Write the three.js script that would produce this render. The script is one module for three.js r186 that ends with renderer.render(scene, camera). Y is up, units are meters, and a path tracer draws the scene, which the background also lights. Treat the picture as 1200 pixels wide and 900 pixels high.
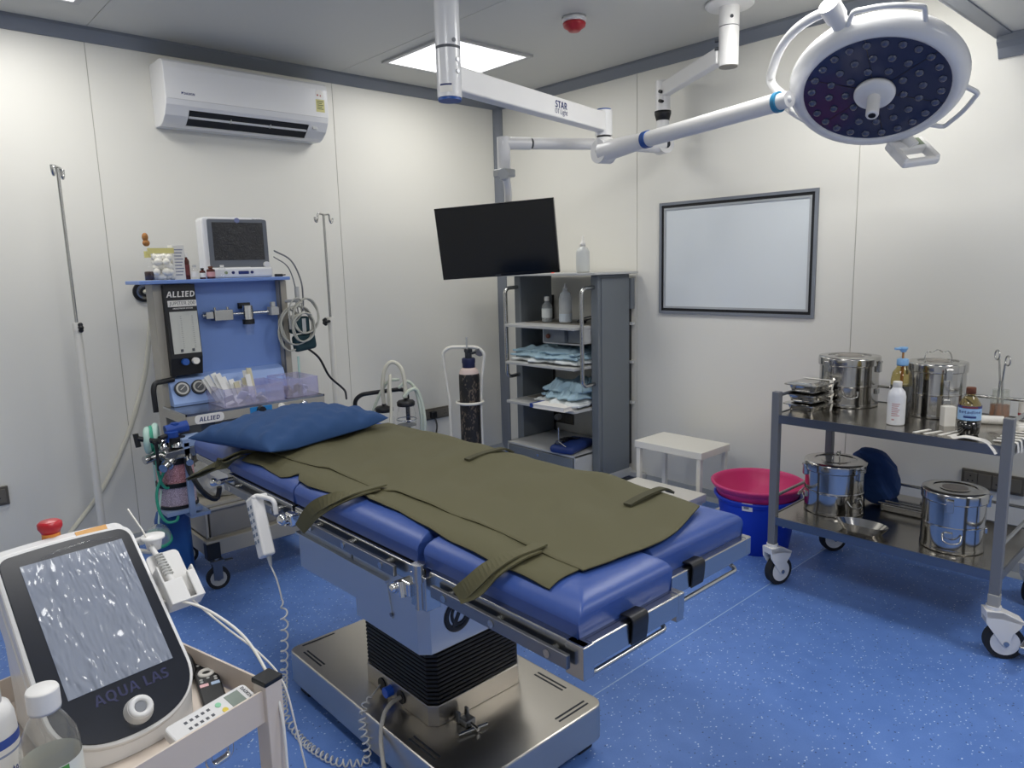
import * as THREE from 'three';
import { RoundedBoxGeometry } from 'three/addons/geometries/RoundedBoxGeometry.js';
import { mergeGeometries } from 'three/addons/utils/BufferGeometryUtils.js';
import { RectAreaLightUniformsLib } from 'three/addons/lights/RectAreaLightUniformsLib.js';
import { FontLoader } from 'three/addons/loaders/FontLoader.js';
import { TextGeometry } from 'three/addons/geometries/TextGeometry.js';

// ---------- camera, light, exposure ----------
const scene = new THREE.Scene();
const camera = new THREE.PerspectiveCamera(56.434, 4 / 3, 0.05, 50);
camera.position.set(-3.617, 1.4, 4.041);
camera.rotation.order = 'YXZ';
camera.rotation.set(THREE.MathUtils.degToRad(-9.309), THREE.MathUtils.degToRad(-42.368), THREE.MathUtils.degToRad(-1.569));
scene.add(camera);
const renderer = new THREE.WebGLRenderer({ antialias: true });
renderer.toneMapping = THREE.LinearToneMapping;
renderer.toneMappingExposure = 1.0;
renderer.shadowMap.enabled = true;
scene.background = new THREE.Color(0x000000);
RectAreaLightUniformsLib.init();
const CEIL = 2.572, SOF = 2.275;
// ceiling light panels: [x0, z0, height, label, relative output]
const PANELS = [
  [-1.22, 0.387, CEIL, 'square white LED ceiling panel near the corner post, behind the lamp column', 0.6],
  [-3.34, 0.365, CEIL, 'square white LED ceiling panel above the wall left of the air conditioner', 0.75],
  [-1.22, 2.42, CEIL, 'square white LED ceiling panel above the steel instrument trolley', 1],
  [-3.34, 2.42, CEIL, 'square white LED ceiling panel above the cream cart', 1],
  [-1.22, 4.2, SOF, 'square white LED panel in the dropped ceiling towards the right wall', 1],
  [-3.34, 4.2, SOF, 'square white LED panel in the dropped ceiling above the viewer', 1],
];
const PANEL_POWER = 14, PANEL_COLOR = new THREE.Color(1.0, 0.985, 0.955);

// ---------- helpers ----------
let seed = 12345;
const rnd = () => { seed = (seed * 1664525 + 1013904223) >>> 0; return seed / 4294967296; };
const font = await new FontLoader().loadAsync('fonts/droid/droid_sans_bold.typeface.json');
const fontR = await new FontLoader().loadAsync('fonts/droid/droid_sans_regular.typeface.json');
const v3 = (a) => new THREE.Vector3(a[0], a[1], a[2]);
const hex = (h) => new THREE.Color(h);
function mat(o) {
  const phys = ['transmission', 'clearcoat', 'sheen', 'thickness', 'ior', 'attenuationColor', 'anisotropy', 'specularIntensity'].some(k => k in o);
  const q = { roughness: 0.5, metalness: 0, ...o };
  if (typeof q.color === 'number') q.color = hex(q.color);
  return phys ? new THREE.MeshPhysicalMaterial(q) : new THREE.MeshStandardMaterial(q);
}
function norm(g) {
  let q = g.index ? g.toNonIndexed() : g;
  for (const k of Object.keys(q.attributes)) if (!['position', 'normal', 'uv'].includes(k)) q.deleteAttribute(k);
  if (!q.attributes.normal) q.computeVertexNormals();
  if (!q.attributes.uv) q.setAttribute('uv', new THREE.BufferAttribute(new Float32Array(q.attributes.position.count * 2), 2));
  q.morphAttributes = {};
  return q;
}
const merge = (a) => Array.isArray(a) ? (a.length === 1 ? a[0] : mergeGeometries(a.map(norm), false)) : a;
// plane-mapped uv in metres (dominant axis)
function uvm(g, s = 1) {
  g = norm(g);
  const p = g.attributes.position, n = g.attributes.normal, u = g.attributes.uv;
  for (let i = 0; i < p.count; i++) {
    const ax = Math.abs(n.getX(i)), ay = Math.abs(n.getY(i)), az = Math.abs(n.getZ(i));
    if (ay >= ax && ay >= az) u.setXY(i, p.getX(i) * s, p.getZ(i) * s);
    else if (ax >= az) u.setXY(i, p.getZ(i) * s, p.getY(i) * s);
    else u.setXY(i, p.getX(i) * s, p.getY(i) * s);
  }
  return g;
}
function box(x0, x1, y0, y1, z0, z1, r = 0) {
  const w = Math.abs(x1 - x0), h = Math.abs(y1 - y0), d = Math.abs(z1 - z0);
  const g = r > 0 ? new RoundedBoxGeometry(w, h, d, 2, Math.min(r, w / 2.05, h / 2.05, d / 2.05)) : new THREE.BoxGeometry(w, h, d);
  g.translate((x0 + x1) / 2, (y0 + y1) / 2, (z0 + z1) / 2);
  return g;
}
function rod(a, b, r, seg = 12, r2) {
  a = v3(a); b = v3(b);
  const L = a.distanceTo(b), g = new THREE.CylinderGeometry(r2 ?? r, r, L, seg);
  g.applyQuaternion(new THREE.Quaternion().setFromUnitVectors(new THREE.Vector3(0, 1, 0), b.clone().sub(a).normalize()));
  g.translate((a.x + b.x) / 2, (a.y + b.y) / 2, (a.z + b.z) / 2);
  return g;
}
const vcyl = (x, z, r, y0, y1, seg = 24, r2) => rod([x, y0, z], [x, y1, z], r, seg, r2);
function tube(pts, r, n, seg = 8, closed = false, tension = 0.5) {
  const c = new THREE.CatmullRomCurve3(pts.map(v3), closed, 'catmullrom', tension);
  const g = new THREE.TubeGeometry(c, n || pts.length * 8, r, seg, closed);
  if (closed) return g;
  const s = new THREE.SphereGeometry(r, seg, 5), e = s.clone();
  s.translate(...pts[0]); e.translate(...pts[pts.length - 1]);
  return merge([g, s, e]);
}
// polyline tube with rounded bends
function pipe(pts, r, bend = 0.03, seg = 10) {
  const P = pts.map(v3), path = new THREE.CurvePath();
  let cur = P[0];
  for (let i = 1; i < P.length - 1; i++) {
    const a = P[i].clone().sub(P[i - 1]), b = P[i + 1].clone().sub(P[i]);
    const k = Math.min(bend, a.length() * 0.49, b.length() * 0.49);
    const p0 = P[i].clone().sub(a.normalize().multiplyScalar(k)), p1 = P[i].clone().add(b.normalize().multiplyScalar(k));
    path.add(new THREE.LineCurve3(cur, p0));
    path.add(new THREE.QuadraticBezierCurve3(p0, P[i], p1));
    cur = p1;
  }
  path.add(new THREE.LineCurve3(cur, P[P.length - 1]));
  const pp = [];
  for (const c of path.curves) { const n = c.isQuadraticBezierCurve3 ? 6 : 1; for (let k = 0; k < n; k++) pp.push(c.getPoint(k / n)); }
  pp.push(P[P.length - 1]);
  return sweep(pp, r, seg);
}
function sweep(pp, r, seg = 10) {
  const pos = [], idx = [];
  let nrm = null;
  for (let i = 0; i < pp.length; i++) {
    const t = pp[Math.min(i + 1, pp.length - 1)].clone().sub(pp[Math.max(i - 1, 0)]).normalize();
    if (!nrm) { nrm = Math.abs(t.y) < 0.9 ? new THREE.Vector3(0, 1, 0) : new THREE.Vector3(1, 0, 0); }
    nrm = nrm.clone().sub(t.clone().multiplyScalar(nrm.dot(t))).normalize();
    const b = t.clone().cross(nrm);
    for (let k = 0; k < seg; k++) {
      const a = k / seg * Math.PI * 2;
      const q = pp[i].clone().addScaledVector(nrm, Math.cos(a) * r).addScaledVector(b, Math.sin(a) * r);
      pos.push(q.x, q.y, q.z);
    }
  }
  for (let i = 0; i < pp.length - 1; i++) for (let k = 0; k < seg; k++) {
    const a = i * seg + k, b = i * seg + (k + 1) % seg, c = a + seg, d = b + seg;
    idx.push(a, b, c, b, d, c);
  }
  const c0 = pos.length / 3; pos.push(pp[0].x, pp[0].y, pp[0].z); const c1 = c0 + 1, e = pp[pp.length - 1]; pos.push(e.x, e.y, e.z);
  for (let k = 0; k < seg; k++) { idx.push(c0, (k + 1) % seg, k); const o = (pp.length - 1) * seg; idx.push(c1, o + k, o + (k + 1) % seg); }
  const g = new THREE.BufferGeometry();
  g.setAttribute('position', new THREE.Float32BufferAttribute(pos, 3)); g.setIndex(idx); g.computeVertexNormals();
  return g;
}
function lathe(prof, x = 0, y = 0, z = 0, seg = 32) {
  const g = new THREE.LatheGeometry(prof.map(p => new THREE.Vector2(Math.max(p[0], 1e-5), p[1])), seg);
  g.translate(x, y, z); return g;
}
function shapeOf(pts) { const s = new THREE.Shape(); pts.forEach((p, i) => i ? s.lineTo(p[0], p[1]) : s.moveTo(p[0], p[1])); return s; }
function roundRect(w, h, r) {
  const s = new THREE.Shape(), x = -w / 2, y = -h / 2;
  s.moveTo(x + r, y); s.lineTo(x + w - r, y); s.quadraticCurveTo(x + w, y, x + w, y + r); s.lineTo(x + w, y + h - r); s.quadraticCurveTo(x + w, y + h, x + w - r, y + h);
  s.lineTo(x + r, y + h); s.quadraticCurveTo(x, y + h, x, y + h - r); s.lineTo(x, y + r); s.quadraticCurveTo(x, y, x + r, y); return s;
}
function ext(shape, depth, bevel = 0, curve = 10) {
  const g = new THREE.ExtrudeGeometry(shape, { depth: Math.max(depth - 2 * bevel, 1e-4), bevelEnabled: bevel > 0, bevelThickness: bevel, bevelSize: bevel, bevelOffset: -bevel, bevelSegments: 2, curveSegments: curve });
  g.translate(0, 0, bevel); return g;
}
const extZ = (pts, z0, z1, b = 0) => { const g = ext(shapeOf(pts), z1 - z0, b); g.translate(0, 0, z0); return g; };             // pts (x,y)
const extX = (pts, x0, x1, b = 0) => { const g = ext(shapeOf(pts.map(p => [-p[0], p[1]])), x1 - x0, b); g.rotateY(Math.PI / 2); g.translate(x0, 0, 0); return g; };   // pts (z,y)
const extY = (pts, y0, y1, b = 0) => { const g = ext(shapeOf(pts.map(p => [p[0], -p[1]])), y1 - y0, b); g.rotateX(-Math.PI / 2); g.translate(0, y0, 0); return g; };  // pts (x,z)
// a thin solid sheet from a function (s,t in 0..1) -> [x,y,z]
function sheet(fn, nu, nv, th) {
  const pos = [], uv = [], idx = [], N = (nu + 1) * (nv + 1);
  for (let l = 0; l < 2; l++) for (let i = 0; i <= nu; i++) for (let j = 0; j <= nv; j++) { const p = fn(i / nu, j / nv); pos.push(p[0], p[1] - l * th, p[2]); uv.push(p[0], p[2]); }
  const id = (l, i, j) => l * N + i * (nv + 1) + j;
  for (let i = 0; i < nu; i++) for (let j = 0; j < nv; j++) {
    idx.push(id(0, i, j), id(0, i + 1, j), id(0, i, j + 1), id(0, i + 1, j), id(0, i + 1, j + 1), id(0, i, j + 1));
    idx.push(id(1, i, j), id(1, i, j + 1), id(1, i + 1, j), id(1, i + 1, j), id(1, i, j + 1), id(1, i + 1, j + 1));
  }
  const side = (a, b, c, d) => idx.push(a, b, c, b, d, c);
  for (let i = 0; i < nu; i++) { side(id(0, i, 0), id(1, i, 0), id(0, i + 1, 0), id(1, i + 1, 0)); side(id(0, i + 1, nv), id(1, i + 1, nv), id(0, i, nv), id(1, i, nv)); }
  for (let j = 0; j < nv; j++) { side(id(0, 0, j + 1), id(1, 0, j + 1), id(0, 0, j), id(1, 0, j)); side(id(0, nu, j), id(1, nu, j), id(0, nu, j + 1), id(1, nu, j + 1)); }
  let g = new THREE.BufferGeometry();
  g.setAttribute('position', new THREE.Float32BufferAttribute(pos, 3)); g.setAttribute('uv', new THREE.Float32BufferAttribute(uv, 2)); g.setIndex(idx);
  g.computeVertexNormals(); return g;
}
// strap: band following points, widthDir fixed
function band(pts, wdir, w, th, n = 24) {
  const c = new THREE.CatmullRomCurve3(pts.map(v3)), W = v3(wdir).normalize();
  const pos = [], idx = [];
  for (let i = 0; i <= n; i++) {
    const p = c.getPoint(i / n), t = c.getTangent(i / n), up = t.clone().cross(W).normalize().multiplyScalar(th / 2);
    const ww = W.clone().sub(t.clone().multiplyScalar(W.dot(t))).normalize().multiplyScalar(w / 2);
    for (const [a, b] of [[-1, -1], [1, -1], [1, 1], [-1, 1]]) { const q = p.clone().addScaledVector(ww, a).addScaledVector(up, b); pos.push(q.x, q.y, q.z); }
  }
  for (let i = 0; i < n; i++) for (let k = 0; k < 4; k++) { const a = i * 4 + k, b = i * 4 + (k + 1) % 4; idx.push(a, a + 4, b, b, a + 4, b + 4); }
  idx.push(0, 1, 2, 0, 2, 3); const o = n * 4; idx.push(o, o + 2, o + 1, o, o + 3, o + 2);
  const g0 = new THREE.BufferGeometry(); g0.setAttribute('position', new THREE.Float32BufferAttribute(pos, 3)); g0.setIndex(idx);
  const g = g0.toNonIndexed(); g.computeVertexNormals(); return g;
}
function text(str, size, depth = 0.0006, f = font) {
  const g = new TextGeometry(str, { font: f, size, depth, curveSegments: 3, bevelEnabled: false });
  g.computeBoundingBox(); const b = g.boundingBox; g.translate(-(b.min.x + b.max.x) / 2, -(b.min.y + b.max.y) / 2, 0); return g;
}
const tr = (g, x, y, z) => (g.translate(x, y, z), g);
const rY = (g, a) => (g.rotateY(a), g), rX = (g, a) => (g.rotateX(a), g), rZ = (g, a) => (g.rotateZ(a), g);

const names = {};
function numbered(n) { if (!(n in names)) { names[n] = 0; return n; } names[n]++; return n + '_' + String(names[n]).padStart(3, '0'); }
// a thing: Group at its base. World-coordinate geometry by default (yaw 0), local when o.local
function thing(name, label, category, at = [0, 0, 0], o = {}) {
  const g = new THREE.Group(); g.name = numbered(name); g.position.set(...at);
  if (o.yaw) g.rotation.y = o.yaw;
  if (o.quat) g.quaternion.copy(o.quat);
  g.userData = { label, category }; if (o.group) g.userData.group = o.group;
  g.__off = o.local ? [0, 0, 0] : at.map(v => -v);
  scene.add(g); return g;
}
function struct(name, label) { const g = new THREE.Group(); g.name = name; g.userData = { kind: 'structure', label }; g.__off = [0, 0, 0]; scene.add(g); return g; }
function part(parent, name, geos, m, label) {
  const g = norm(merge(geos)).clone(); g.translate(...parent.__off);
  const o = new THREE.Mesh(g, m); o.name = name; o.__off = parent.__off; if (label) o.userData.label = label;
  parent.add(o); return o;
}
// one-mesh thing
function single(name, label, category, at, geos, m, o = {}) {
  const g = norm(merge(geos)).clone(); if (!o.local) g.translate(-at[0], -at[1], -at[2]);
  const q = new THREE.Mesh(g, m); q.name = numbered(name); q.position.set(...at); if (o.yaw) q.rotation.y = o.yaw;
  q.userData = { label, category }; if (o.group) q.userData.group = o.group;
  scene.add(q); return q;
}
// ---------- textures ----------
function noiseTex(w, h, fn, srgb = true) {
  const d = new Uint8Array(w * h * 4);
  for (let y = 0; y < h; y++) for (let x = 0; x < w; x++) { const c = fn(x, y); const i = (y * w + x) * 4; d[i] = c[0]; d[i + 1] = c[1]; d[i + 2] = c[2]; d[i + 3] = 255; }
  const t = new THREE.DataTexture(d, w, h, THREE.RGBAFormat); t.wrapS = t.wrapT = THREE.RepeatWrapping; t.magFilter = THREE.LinearFilter; t.minFilter = THREE.LinearMipmapLinearFilter; t.generateMipmaps = true;
  if (srgb) t.colorSpace = THREE.SRGBColorSpace; t.needsUpdate = true; return t;
}
function valueNoise(size, cells) {   // tileable
  const g = new Float32Array(cells * cells); for (let i = 0; i < g.length; i++) g[i] = rnd();
  return (x, y) => {
    const fx = x / size * cells, fy = y / size * cells, i = Math.floor(fx), j = Math.floor(fy), u = fx - i, w = fy - j, s = u * u * (3 - 2 * u), t = w * w * (3 - 2 * w);
    const G = (a, b) => g[((b % cells + cells) % cells) * cells + ((a % cells + cells) % cells)];
    return (G(i, j) * (1 - s) + G(i + 1, j) * s) * (1 - t) + (G(i, j + 1) * (1 - s) + G(i + 1, j + 1) * s) * t;
  };
}
function canvasTex(w, h, draw) {
  const c = document.createElement('canvas'); c.width = w; c.height = h; const x = c.getContext('2d'); draw(x, w, h);
  const t = new THREE.CanvasTexture(c); t.colorSpace = THREE.SRGBColorSpace; t.magFilter = THREE.LinearFilter; return t;
}
const FL = 1024, n8 = valueNoise(FL, 8), n32 = valueNoise(FL, 32);
const specks = new Int16Array(FL * FL);
for (let k = 0; k < 2800; k++) {
  const x = Math.floor(rnd() * FL), y = Math.floor(rnd() * FL), t = rnd() < 0.68 ? 1 : 2, w = rnd() < 0.5 ? 2 : 4, h = rnd() < 0.5 ? 2 : 3;
  for (let a = 0; a < w; a++) for (let b = 0; b < h; b++) specks[((y + b) % FL) * FL + (x + a) % FL] = t;
}
const floorTex = noiseTex(FL, FL, (x, y) => {
  const s = specks[y * FL + x]; if (s === 1) return [205, 222, 244]; if (s === 2) return [56, 78, 124];
  const n = (n8(x, y) - 0.5) * 8 + (n32(x, y) - 0.5) * 8 + (rnd() - 0.5) * 8; return [95 + n, 133 + n, 204 + n];
});
floorTex.repeat.set(1 / 1.3, 1 / 1.3);
const mott = noiseTex(256, 256, (() => { const a = valueNoise(256, 8), b = valueNoise(256, 32), c = valueNoise(256, 100); return (x, y) => { const v = 120 + (a(x, y) - 0.5) * 90 + (b(x, y) - 0.5) * 60 + (c(x, y) - 0.5) * 50; return [v, v, v]; }; })(), false);
const brushed = noiseTex(512, 64, (() => { const rows = Array.from({ length: 64 }, () => rnd()); const a = valueNoise(512, 16); return (x, y) => { const v = 90 + rows[y] * 60 + a(x, y) * 40 + rnd() * 30; return [v, v, v]; }; })(), false);
brushed.repeat.set(3, 8);
const granule = (r, g, b, s) => noiseTex(128, 128, () => { const k = (rnd() - 0.5) * s; return [r + k, g + k, b + k]; });
const weave = noiseTex(256, 256, (x, y) => { const v = 128 + ((x % 4 < 2) !== (y % 4 < 2) ? 40 : -40) + (rnd() - 0.5) * 40; return [v, v, v]; }, false); weave.repeat.set(10, 10);

// ---------- materials ----------
const M = {
  wall: mat({ color: 0xe8e6dd, roughness: 0.42 }), ceiling: mat({ color: 0xc9c9c4, roughness: 0.5 }), joint: mat({ color: 0xb4b2a8, roughness: 0.7 }),
  floor: mat({ color: 0xffffff, map: floorTex, roughness: 0.45 }), seam: mat({ color: 0x9fbbe0, roughness: 0.4 }),
  trim: mat({ color: 0x7d828a, roughness: 0.45 }), cove: mat({ color: 0xa9adb0, roughness: 0.5 }),
  white: mat({ color: 0xe9e8e6, roughness: 0.35 }), whiteGloss: mat({ color: 0xe6e6e6, roughness: 0.22 }), ivory: mat({ color: 0xe8e5db, roughness: 0.4 }), cream: mat({ color: 0xddd0c3, roughness: 0.45 }),
  beige: mat({ color: 0xa9a498, roughness: 0.45 }), beigeDark: mat({ color: 0x86827a, roughness: 0.5 }),
  black: mat({ color: 0x16171a, roughness: 0.45 }), blackGloss: mat({ color: 0x0b0d12, roughness: 0.08 }), rubber: mat({ color: 0x202226, roughness: 0.75 }), dark: mat({ color: 0x2a2e36, roughness: 0.5 }),
  steel: mat({ color: 0xb9b9b7, metalness: 1, roughness: 0.24 }), mirror: mat({ color: 0xbebcb8, metalness: 1, roughness: 0.12 }), sheetSteel: mat({ color: 0xbab5ad, metalness: 1, roughness: 0.36 }),
  chrome: mat({ color: 0xd8d8d8, metalness: 1, roughness: 0.08 }), darkSteel: mat({ color: 0x8d8f93, metalness: 1, roughness: 0.35 }), plate: mat({ color: 0xc6cacf, metalness: 0.85, roughness: 0.42 }),
  slate: mat({ color: 0x70767b, roughness: 0.42 }), slateDark: mat({ color: 0x4a505a, roughness: 0.45 }), greyPaint: mat({ color: 0x74767a, roughness: 0.4 }), lightGrey: mat({ color: 0xbcbdbb, roughness: 0.4 }),
  vinyl: mat({ color: 0x375297, roughness: 0.38, bumpMap: mott, bumpScale: 0.0008 }),
  olive: mat({ color: 0x57543a, roughness: 0.8, bumpMap: weave, bumpScale: 0.0004 }), oliveDark: mat({ color: 0x45432f, roughness: 0.85 }),
  navyCloth: mat({ color: 0x1f4372, roughness: 0.85 }), navy: mat({ color: 0x1d2f6e, roughness: 0.6 }),
  mblue: mat({ color: 0x7594d2, roughness: 0.4 }), mblueLight: mat({ color: 0x94b0e4, roughness: 0.4 }), mbluegrey: mat({ color: 0x8fa3c4, roughness: 0.4 }),
  glass: mat({ color: 0xffffff, roughness: 0.03, transmission: 1, thickness: 0, ior: 1.45 }),
  frost: mat({ color: 0xeef0f2, roughness: 0.25, transmission: 0.75, thickness: 0 }),
  lilac: mat({ color: 0xefeef9, roughness: 0.12, transmission: 0.82, thickness: 0 }),
  pink: mat({ color: 0xd83a7c, roughness: 0.4 }), tubBlue: mat({ color: 0x1440c8, roughness: 0.4 }),
  tubing: mat({ color: 0xd2cfbf, roughness: 0.4 }), green: mat({ color: 0x34a184, roughness: 0.4 }), paleGreen: mat({ color: 0xb9d8cd, roughness: 0.35 }),
  red: mat({ color: 0xb8202c, roughness: 0.3 }), orange: mat({ color: 0xe8923a, roughness: 0.45 }), blue: mat({ color: 0x1c4f9a, roughness: 0.4 }), tank: mat({ color: 0x1b4f8f, roughness: 0.45 }),
  paper: mat({ color: 0xeeebe4, roughness: 0.8 }), drapeBlue: mat({ color: 0xa9c6d4, roughness: 0.8 }), drapeWhite: mat({ color: 0xdde2e2, roughness: 0.85 }),
  brown: mat({ color: 0x6a3a24, roughness: 0.5 }), amber: mat({ color: 0x6b2a20, roughness: 0.2, transmission: 0.5, thickness: 0 }), cork: mat({ color: 0xa9743f, roughness: 0.8 }),
  print: mat({ color: 0x1d2b66, roughness: 0.6 }), printGrey: mat({ color: 0x55585e, roughness: 0.6 }), printRed: mat({ color: 0xa8383a, roughness: 0.6 }),
};
// ================= ROOM =================
const X0 = -4.7, Z1 = 5.6;
{
  const f = struct('floor', 'blue speckled vinyl floor');
  part(f, 'vinyl', uvm(box(X0 - 0.1, 0.1, -0.1, 0, -0.1, Z1 + 0.1)), M.floor);
  part(f, 'weld_seam', box(X0, -0.02, 0, 0.0007, 2.607, 2.611), M.seam);
  const c = struct('ceiling', 'grey white sandwich panel ceiling');
  part(c, 'backing', box(X0 - 0.1, 0.1, CEIL + 0.004, CEIL + 0.1, -0.1, Z1 + 0.1), M.joint);
  for (const [a, b] of [[X0, -3.941], [-3.939, -2.634], [-2.631, -1.302], [-1.299, 0]]) part(c, 'panel', box(a, b, CEIL, CEIL + 0.006, 0, 3.15), M.ceiling);
  part(c, 'soffit', [box(X0, 0, SOF, CEIL + 0.02, 3.11, Z1)], M.ceiling);
  const wl = struct('wall_left', 'cream sandwich panel wall behind the anaesthesia machine');
  part(wl, 'backing', box(X0 - 0.1, 0.1, 0, CEIL + 0.05, -0.1, -0.003), M.joint);
  for (const [a, b] of [[X0, -3.947], [-3.942, -2.6385], [-2.6345, -1.3305], [-1.3265, 0]]) part(wl, 'panel', box(a, b, 0, CEIL, -0.02, 0), M.wall);
  const wr = struct('wall_right', 'cream sandwich panel wall with the framed window');
  part(wr, 'backing', box(0.003, 0.1, 0, CEIL + 0.05, -0.1, Z1 + 0.1), M.joint);
  for (const [a, b] of [[0, 1.2535], [1.2575, 2.568], [2.572, 3.882], [3.886, Z1]]) part(wr, 'panel', box(0, 0.02, 0, CEIL, a, b), M.wall);
  const wb = struct('wall_back', 'cream panel wall behind the viewer'); part(wb, 'panel', box(X0 - 0.1, 0.1, 0, CEIL + 0.05, Z1, Z1 + 0.1), M.wall);
  const wf = struct('wall_front', 'cream panel wall closing the room beside the viewer'); part(wf, 'panel', box(X0 - 0.1, X0, 0, CEIL + 0.05, -0.1, Z1 + 0.1), M.wall);
  // cove trims
  const cv = [[0, 0], [0.012, -0.0], [0.055, 0.045], [0.055, 0.059], [0, 0.059]];
  const t1 = struct('trim_1', 'grey cove trim'); part(t1, 'profile', extX(cv.map(p => [p[0], p[1] + 2.513]), X0, 0), M.trim);
  const t2 = struct('trim_2', 'grey cove trim'); part(t2, 'profile', extZ(cv.map(p => [-p[0], p[1] + 2.513]), 0, 3.11), M.trim);
  const t3 = struct('trim_3', 'grey corner post'); part(t3, 'profile', extY([[0, 0], [-0.05, 0], [-0.05, 0.008], [-0.035, 0.018], [-0.018, 0.035], [-0.008, 0.05], [0, 0.05]], 0, 2.53), M.trim);
  const t4 = struct('trim_4', 'grey trim along the lower edge of the dropped ceiling'); part(t4, 'profile', box(X0, 0, SOF - 0.006, SOF, 3.108, 3.165), M.trim); part(t4, 'face', box(X0, 0, SOF - 0.006, SOF + 0.05, 3.1, 3.11), M.trim);
  const t5 = struct('trim_5', 'grey cove trim under the dropped ceiling'); part(t5, 'profile', extZ([[0, -0.085], [-0.012, -0.085], [-0.03, -0.05], [-0.055, -0.03], [-0.055, 0], [0, 0]].map(p => [p[0], p[1] + SOF]), 3.112, Z1), M.trim);
  const b1 = struct('baseboard_left', 'pale cove at the foot of the wall'); part(b1, 'profile', extX([[0, 0], [0.04, 0], [0.015, 0.02], [0.006, 0.06], [0, 0.06]], X0, 0), M.cove);
  const b2 = struct('baseboard_right', 'pale cove at the foot of the wall'); part(b2, 'profile', extZ([[0, 0], [-0.04, 0], [-0.015, 0.02], [-0.006, 0.06], [0, 0.06]], 0, Z1), M.cove);
}
// ---- light panels
for (const [x, z, y, label, k] of PANELS) {
  const t = thing('ceiling_light', label, 'ceiling light', [x + 0.305, y, z + 0.305], { group: 'LED panels in the ceiling' });
  const s = 0.61, f = 0.025;
  part(t, 'frame', [box(x, x + s, y - 0.012, y, z, z + f), box(x, x + s, y - 0.012, y, z + s - f, z + s), box(x, x + f, y - 0.012, y, z + f, z + s - f), box(x + s - f, x + s, y - 0.012, y, z + f, z + s - f)], mat({ color: 0xb9b9b8, roughness: 0.4 }));
  const d = part(t, 'diffuser', box(x + f, x + s - f, y - 0.008, y - 0.002, z + f, z + s - f), mat({ color: 0xffffff, roughness: 0.6, emissive: new THREE.Color(1, 1, 1), emissiveIntensity: 1.6 }), 'glowing white diffuser');
  const L = new THREE.RectAreaLight(PANEL_COLOR, PANEL_POWER * k, s - 2 * f, s - 2 * f);
  L.position.set(x + s / 2, y - 0.014, z + s / 2); L.rotation.x = -Math.PI / 2; L.name = 'panel_light'; scene.add(L);
}
// ---- window panel on the right wall
{
  const w = struct('window_1', 'white glazed view panel in a grey frame');
  const y0 = 1.098, y1 = 1.746, z0 = 1.43, z1 = 2.385, f = 0.014;
  const ring = (a, b, x0, x1) => [box(x0, x1, y0 + a, y0 + b, z0 + a, z1 - a), box(x0, x1, y1 - b, y1 - a, z0 + a, z1 - a), box(x0, x1, y0 + b, y1 - b, z0 + a, z0 + b), box(x0, x1, y0 + b, y1 - b, z1 - b, z1 - a)];
  part(w, 'frame', ring(0, 0.016, -0.014, 0), M.trim);
  part(w, 'gasket', ring(0.016, 0.032, -0.008, 0), M.black);
  part(w, 'glazing_bead', ring(0.032, 0.044, -0.011, 0), M.cove);
  part(w, 'pane', box(-0.006, 0, y0 + 0.044, y1 - 0.044, z0 + 0.044, z1 - 0.044), mat({ color: 0xdde3e6, roughness: 0.12, clearcoat: 0.6, clearcoatRoughness: 0.05 }));
}
// ---- wall sockets
function socket(label, axis, a0, a1, y0, y1, mods, plug) {
  const m = mat({ color: 0x5d5951, roughness: 0.5 }), m2 = mat({ color: 0x6d6960, roughness: 0.45 });
  const at = axis === 'z' ? [(a0 + a1) / 2, y0, 0] : [0, y0, (a0 + a1) / 2];
  const t = thing('wall_socket', label, 'socket', at);
  const B = (p, q, r, s, d0, d1, rr) => axis === 'z' ? box(p, q, r, s, d0, d1, rr) : box(-d1, -d0, r, s, p, q, rr);
  part(t, 'plate', B(a0, a1, y0, y1, 0, 0.012, 0.004), m);
  const w = (a1 - a0 - 0.02) / mods;
  for (let k = 0; k < mods; k++) {
    const c = a0 + 0.01 + w * k;
    const q = part(t, 'module', B(c + 0.002, c + w - 0.002, y0 + 0.012, y1 - 0.012, 0.011, 0.016, 0.002), m2);
    const h = [];
    if (k % 2 === 0) for (const [dx, dy] of [[0, 0.014], [-0.009, -0.008], [0.009, -0.008]]) { const cc = c + w / 2 + dx, yy = (y0 + y1) / 2 + dy; h.push(B(cc - 0.003, cc + 0.003, yy - 0.003, yy + 0.003, 0.014, 0.0165)); }
    if (h.length) part(q, 'pin_hole', h, M.black);
  }
  return t;
}
socket('dark grey wall socket plate beside the black gas cylinder, with a black plug', 'z', -0.776, -0.556, 0.352, 0.432, 3);
socket('dark grey wall socket plate behind the lower shelf of the steel trolley', 'x', 3.095, 3.335, 0.362, 0.446, 4);
socket('dark grey wall socket plate behind the grey equipment rack', 'x', 0.486, 0.712, 0.295, 0.372, 3);
socket('dark grey switch plate on the wall left of the tall drip stand', 'z', -3.42, -3.183, 0.353, 0.444, 3);
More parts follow.
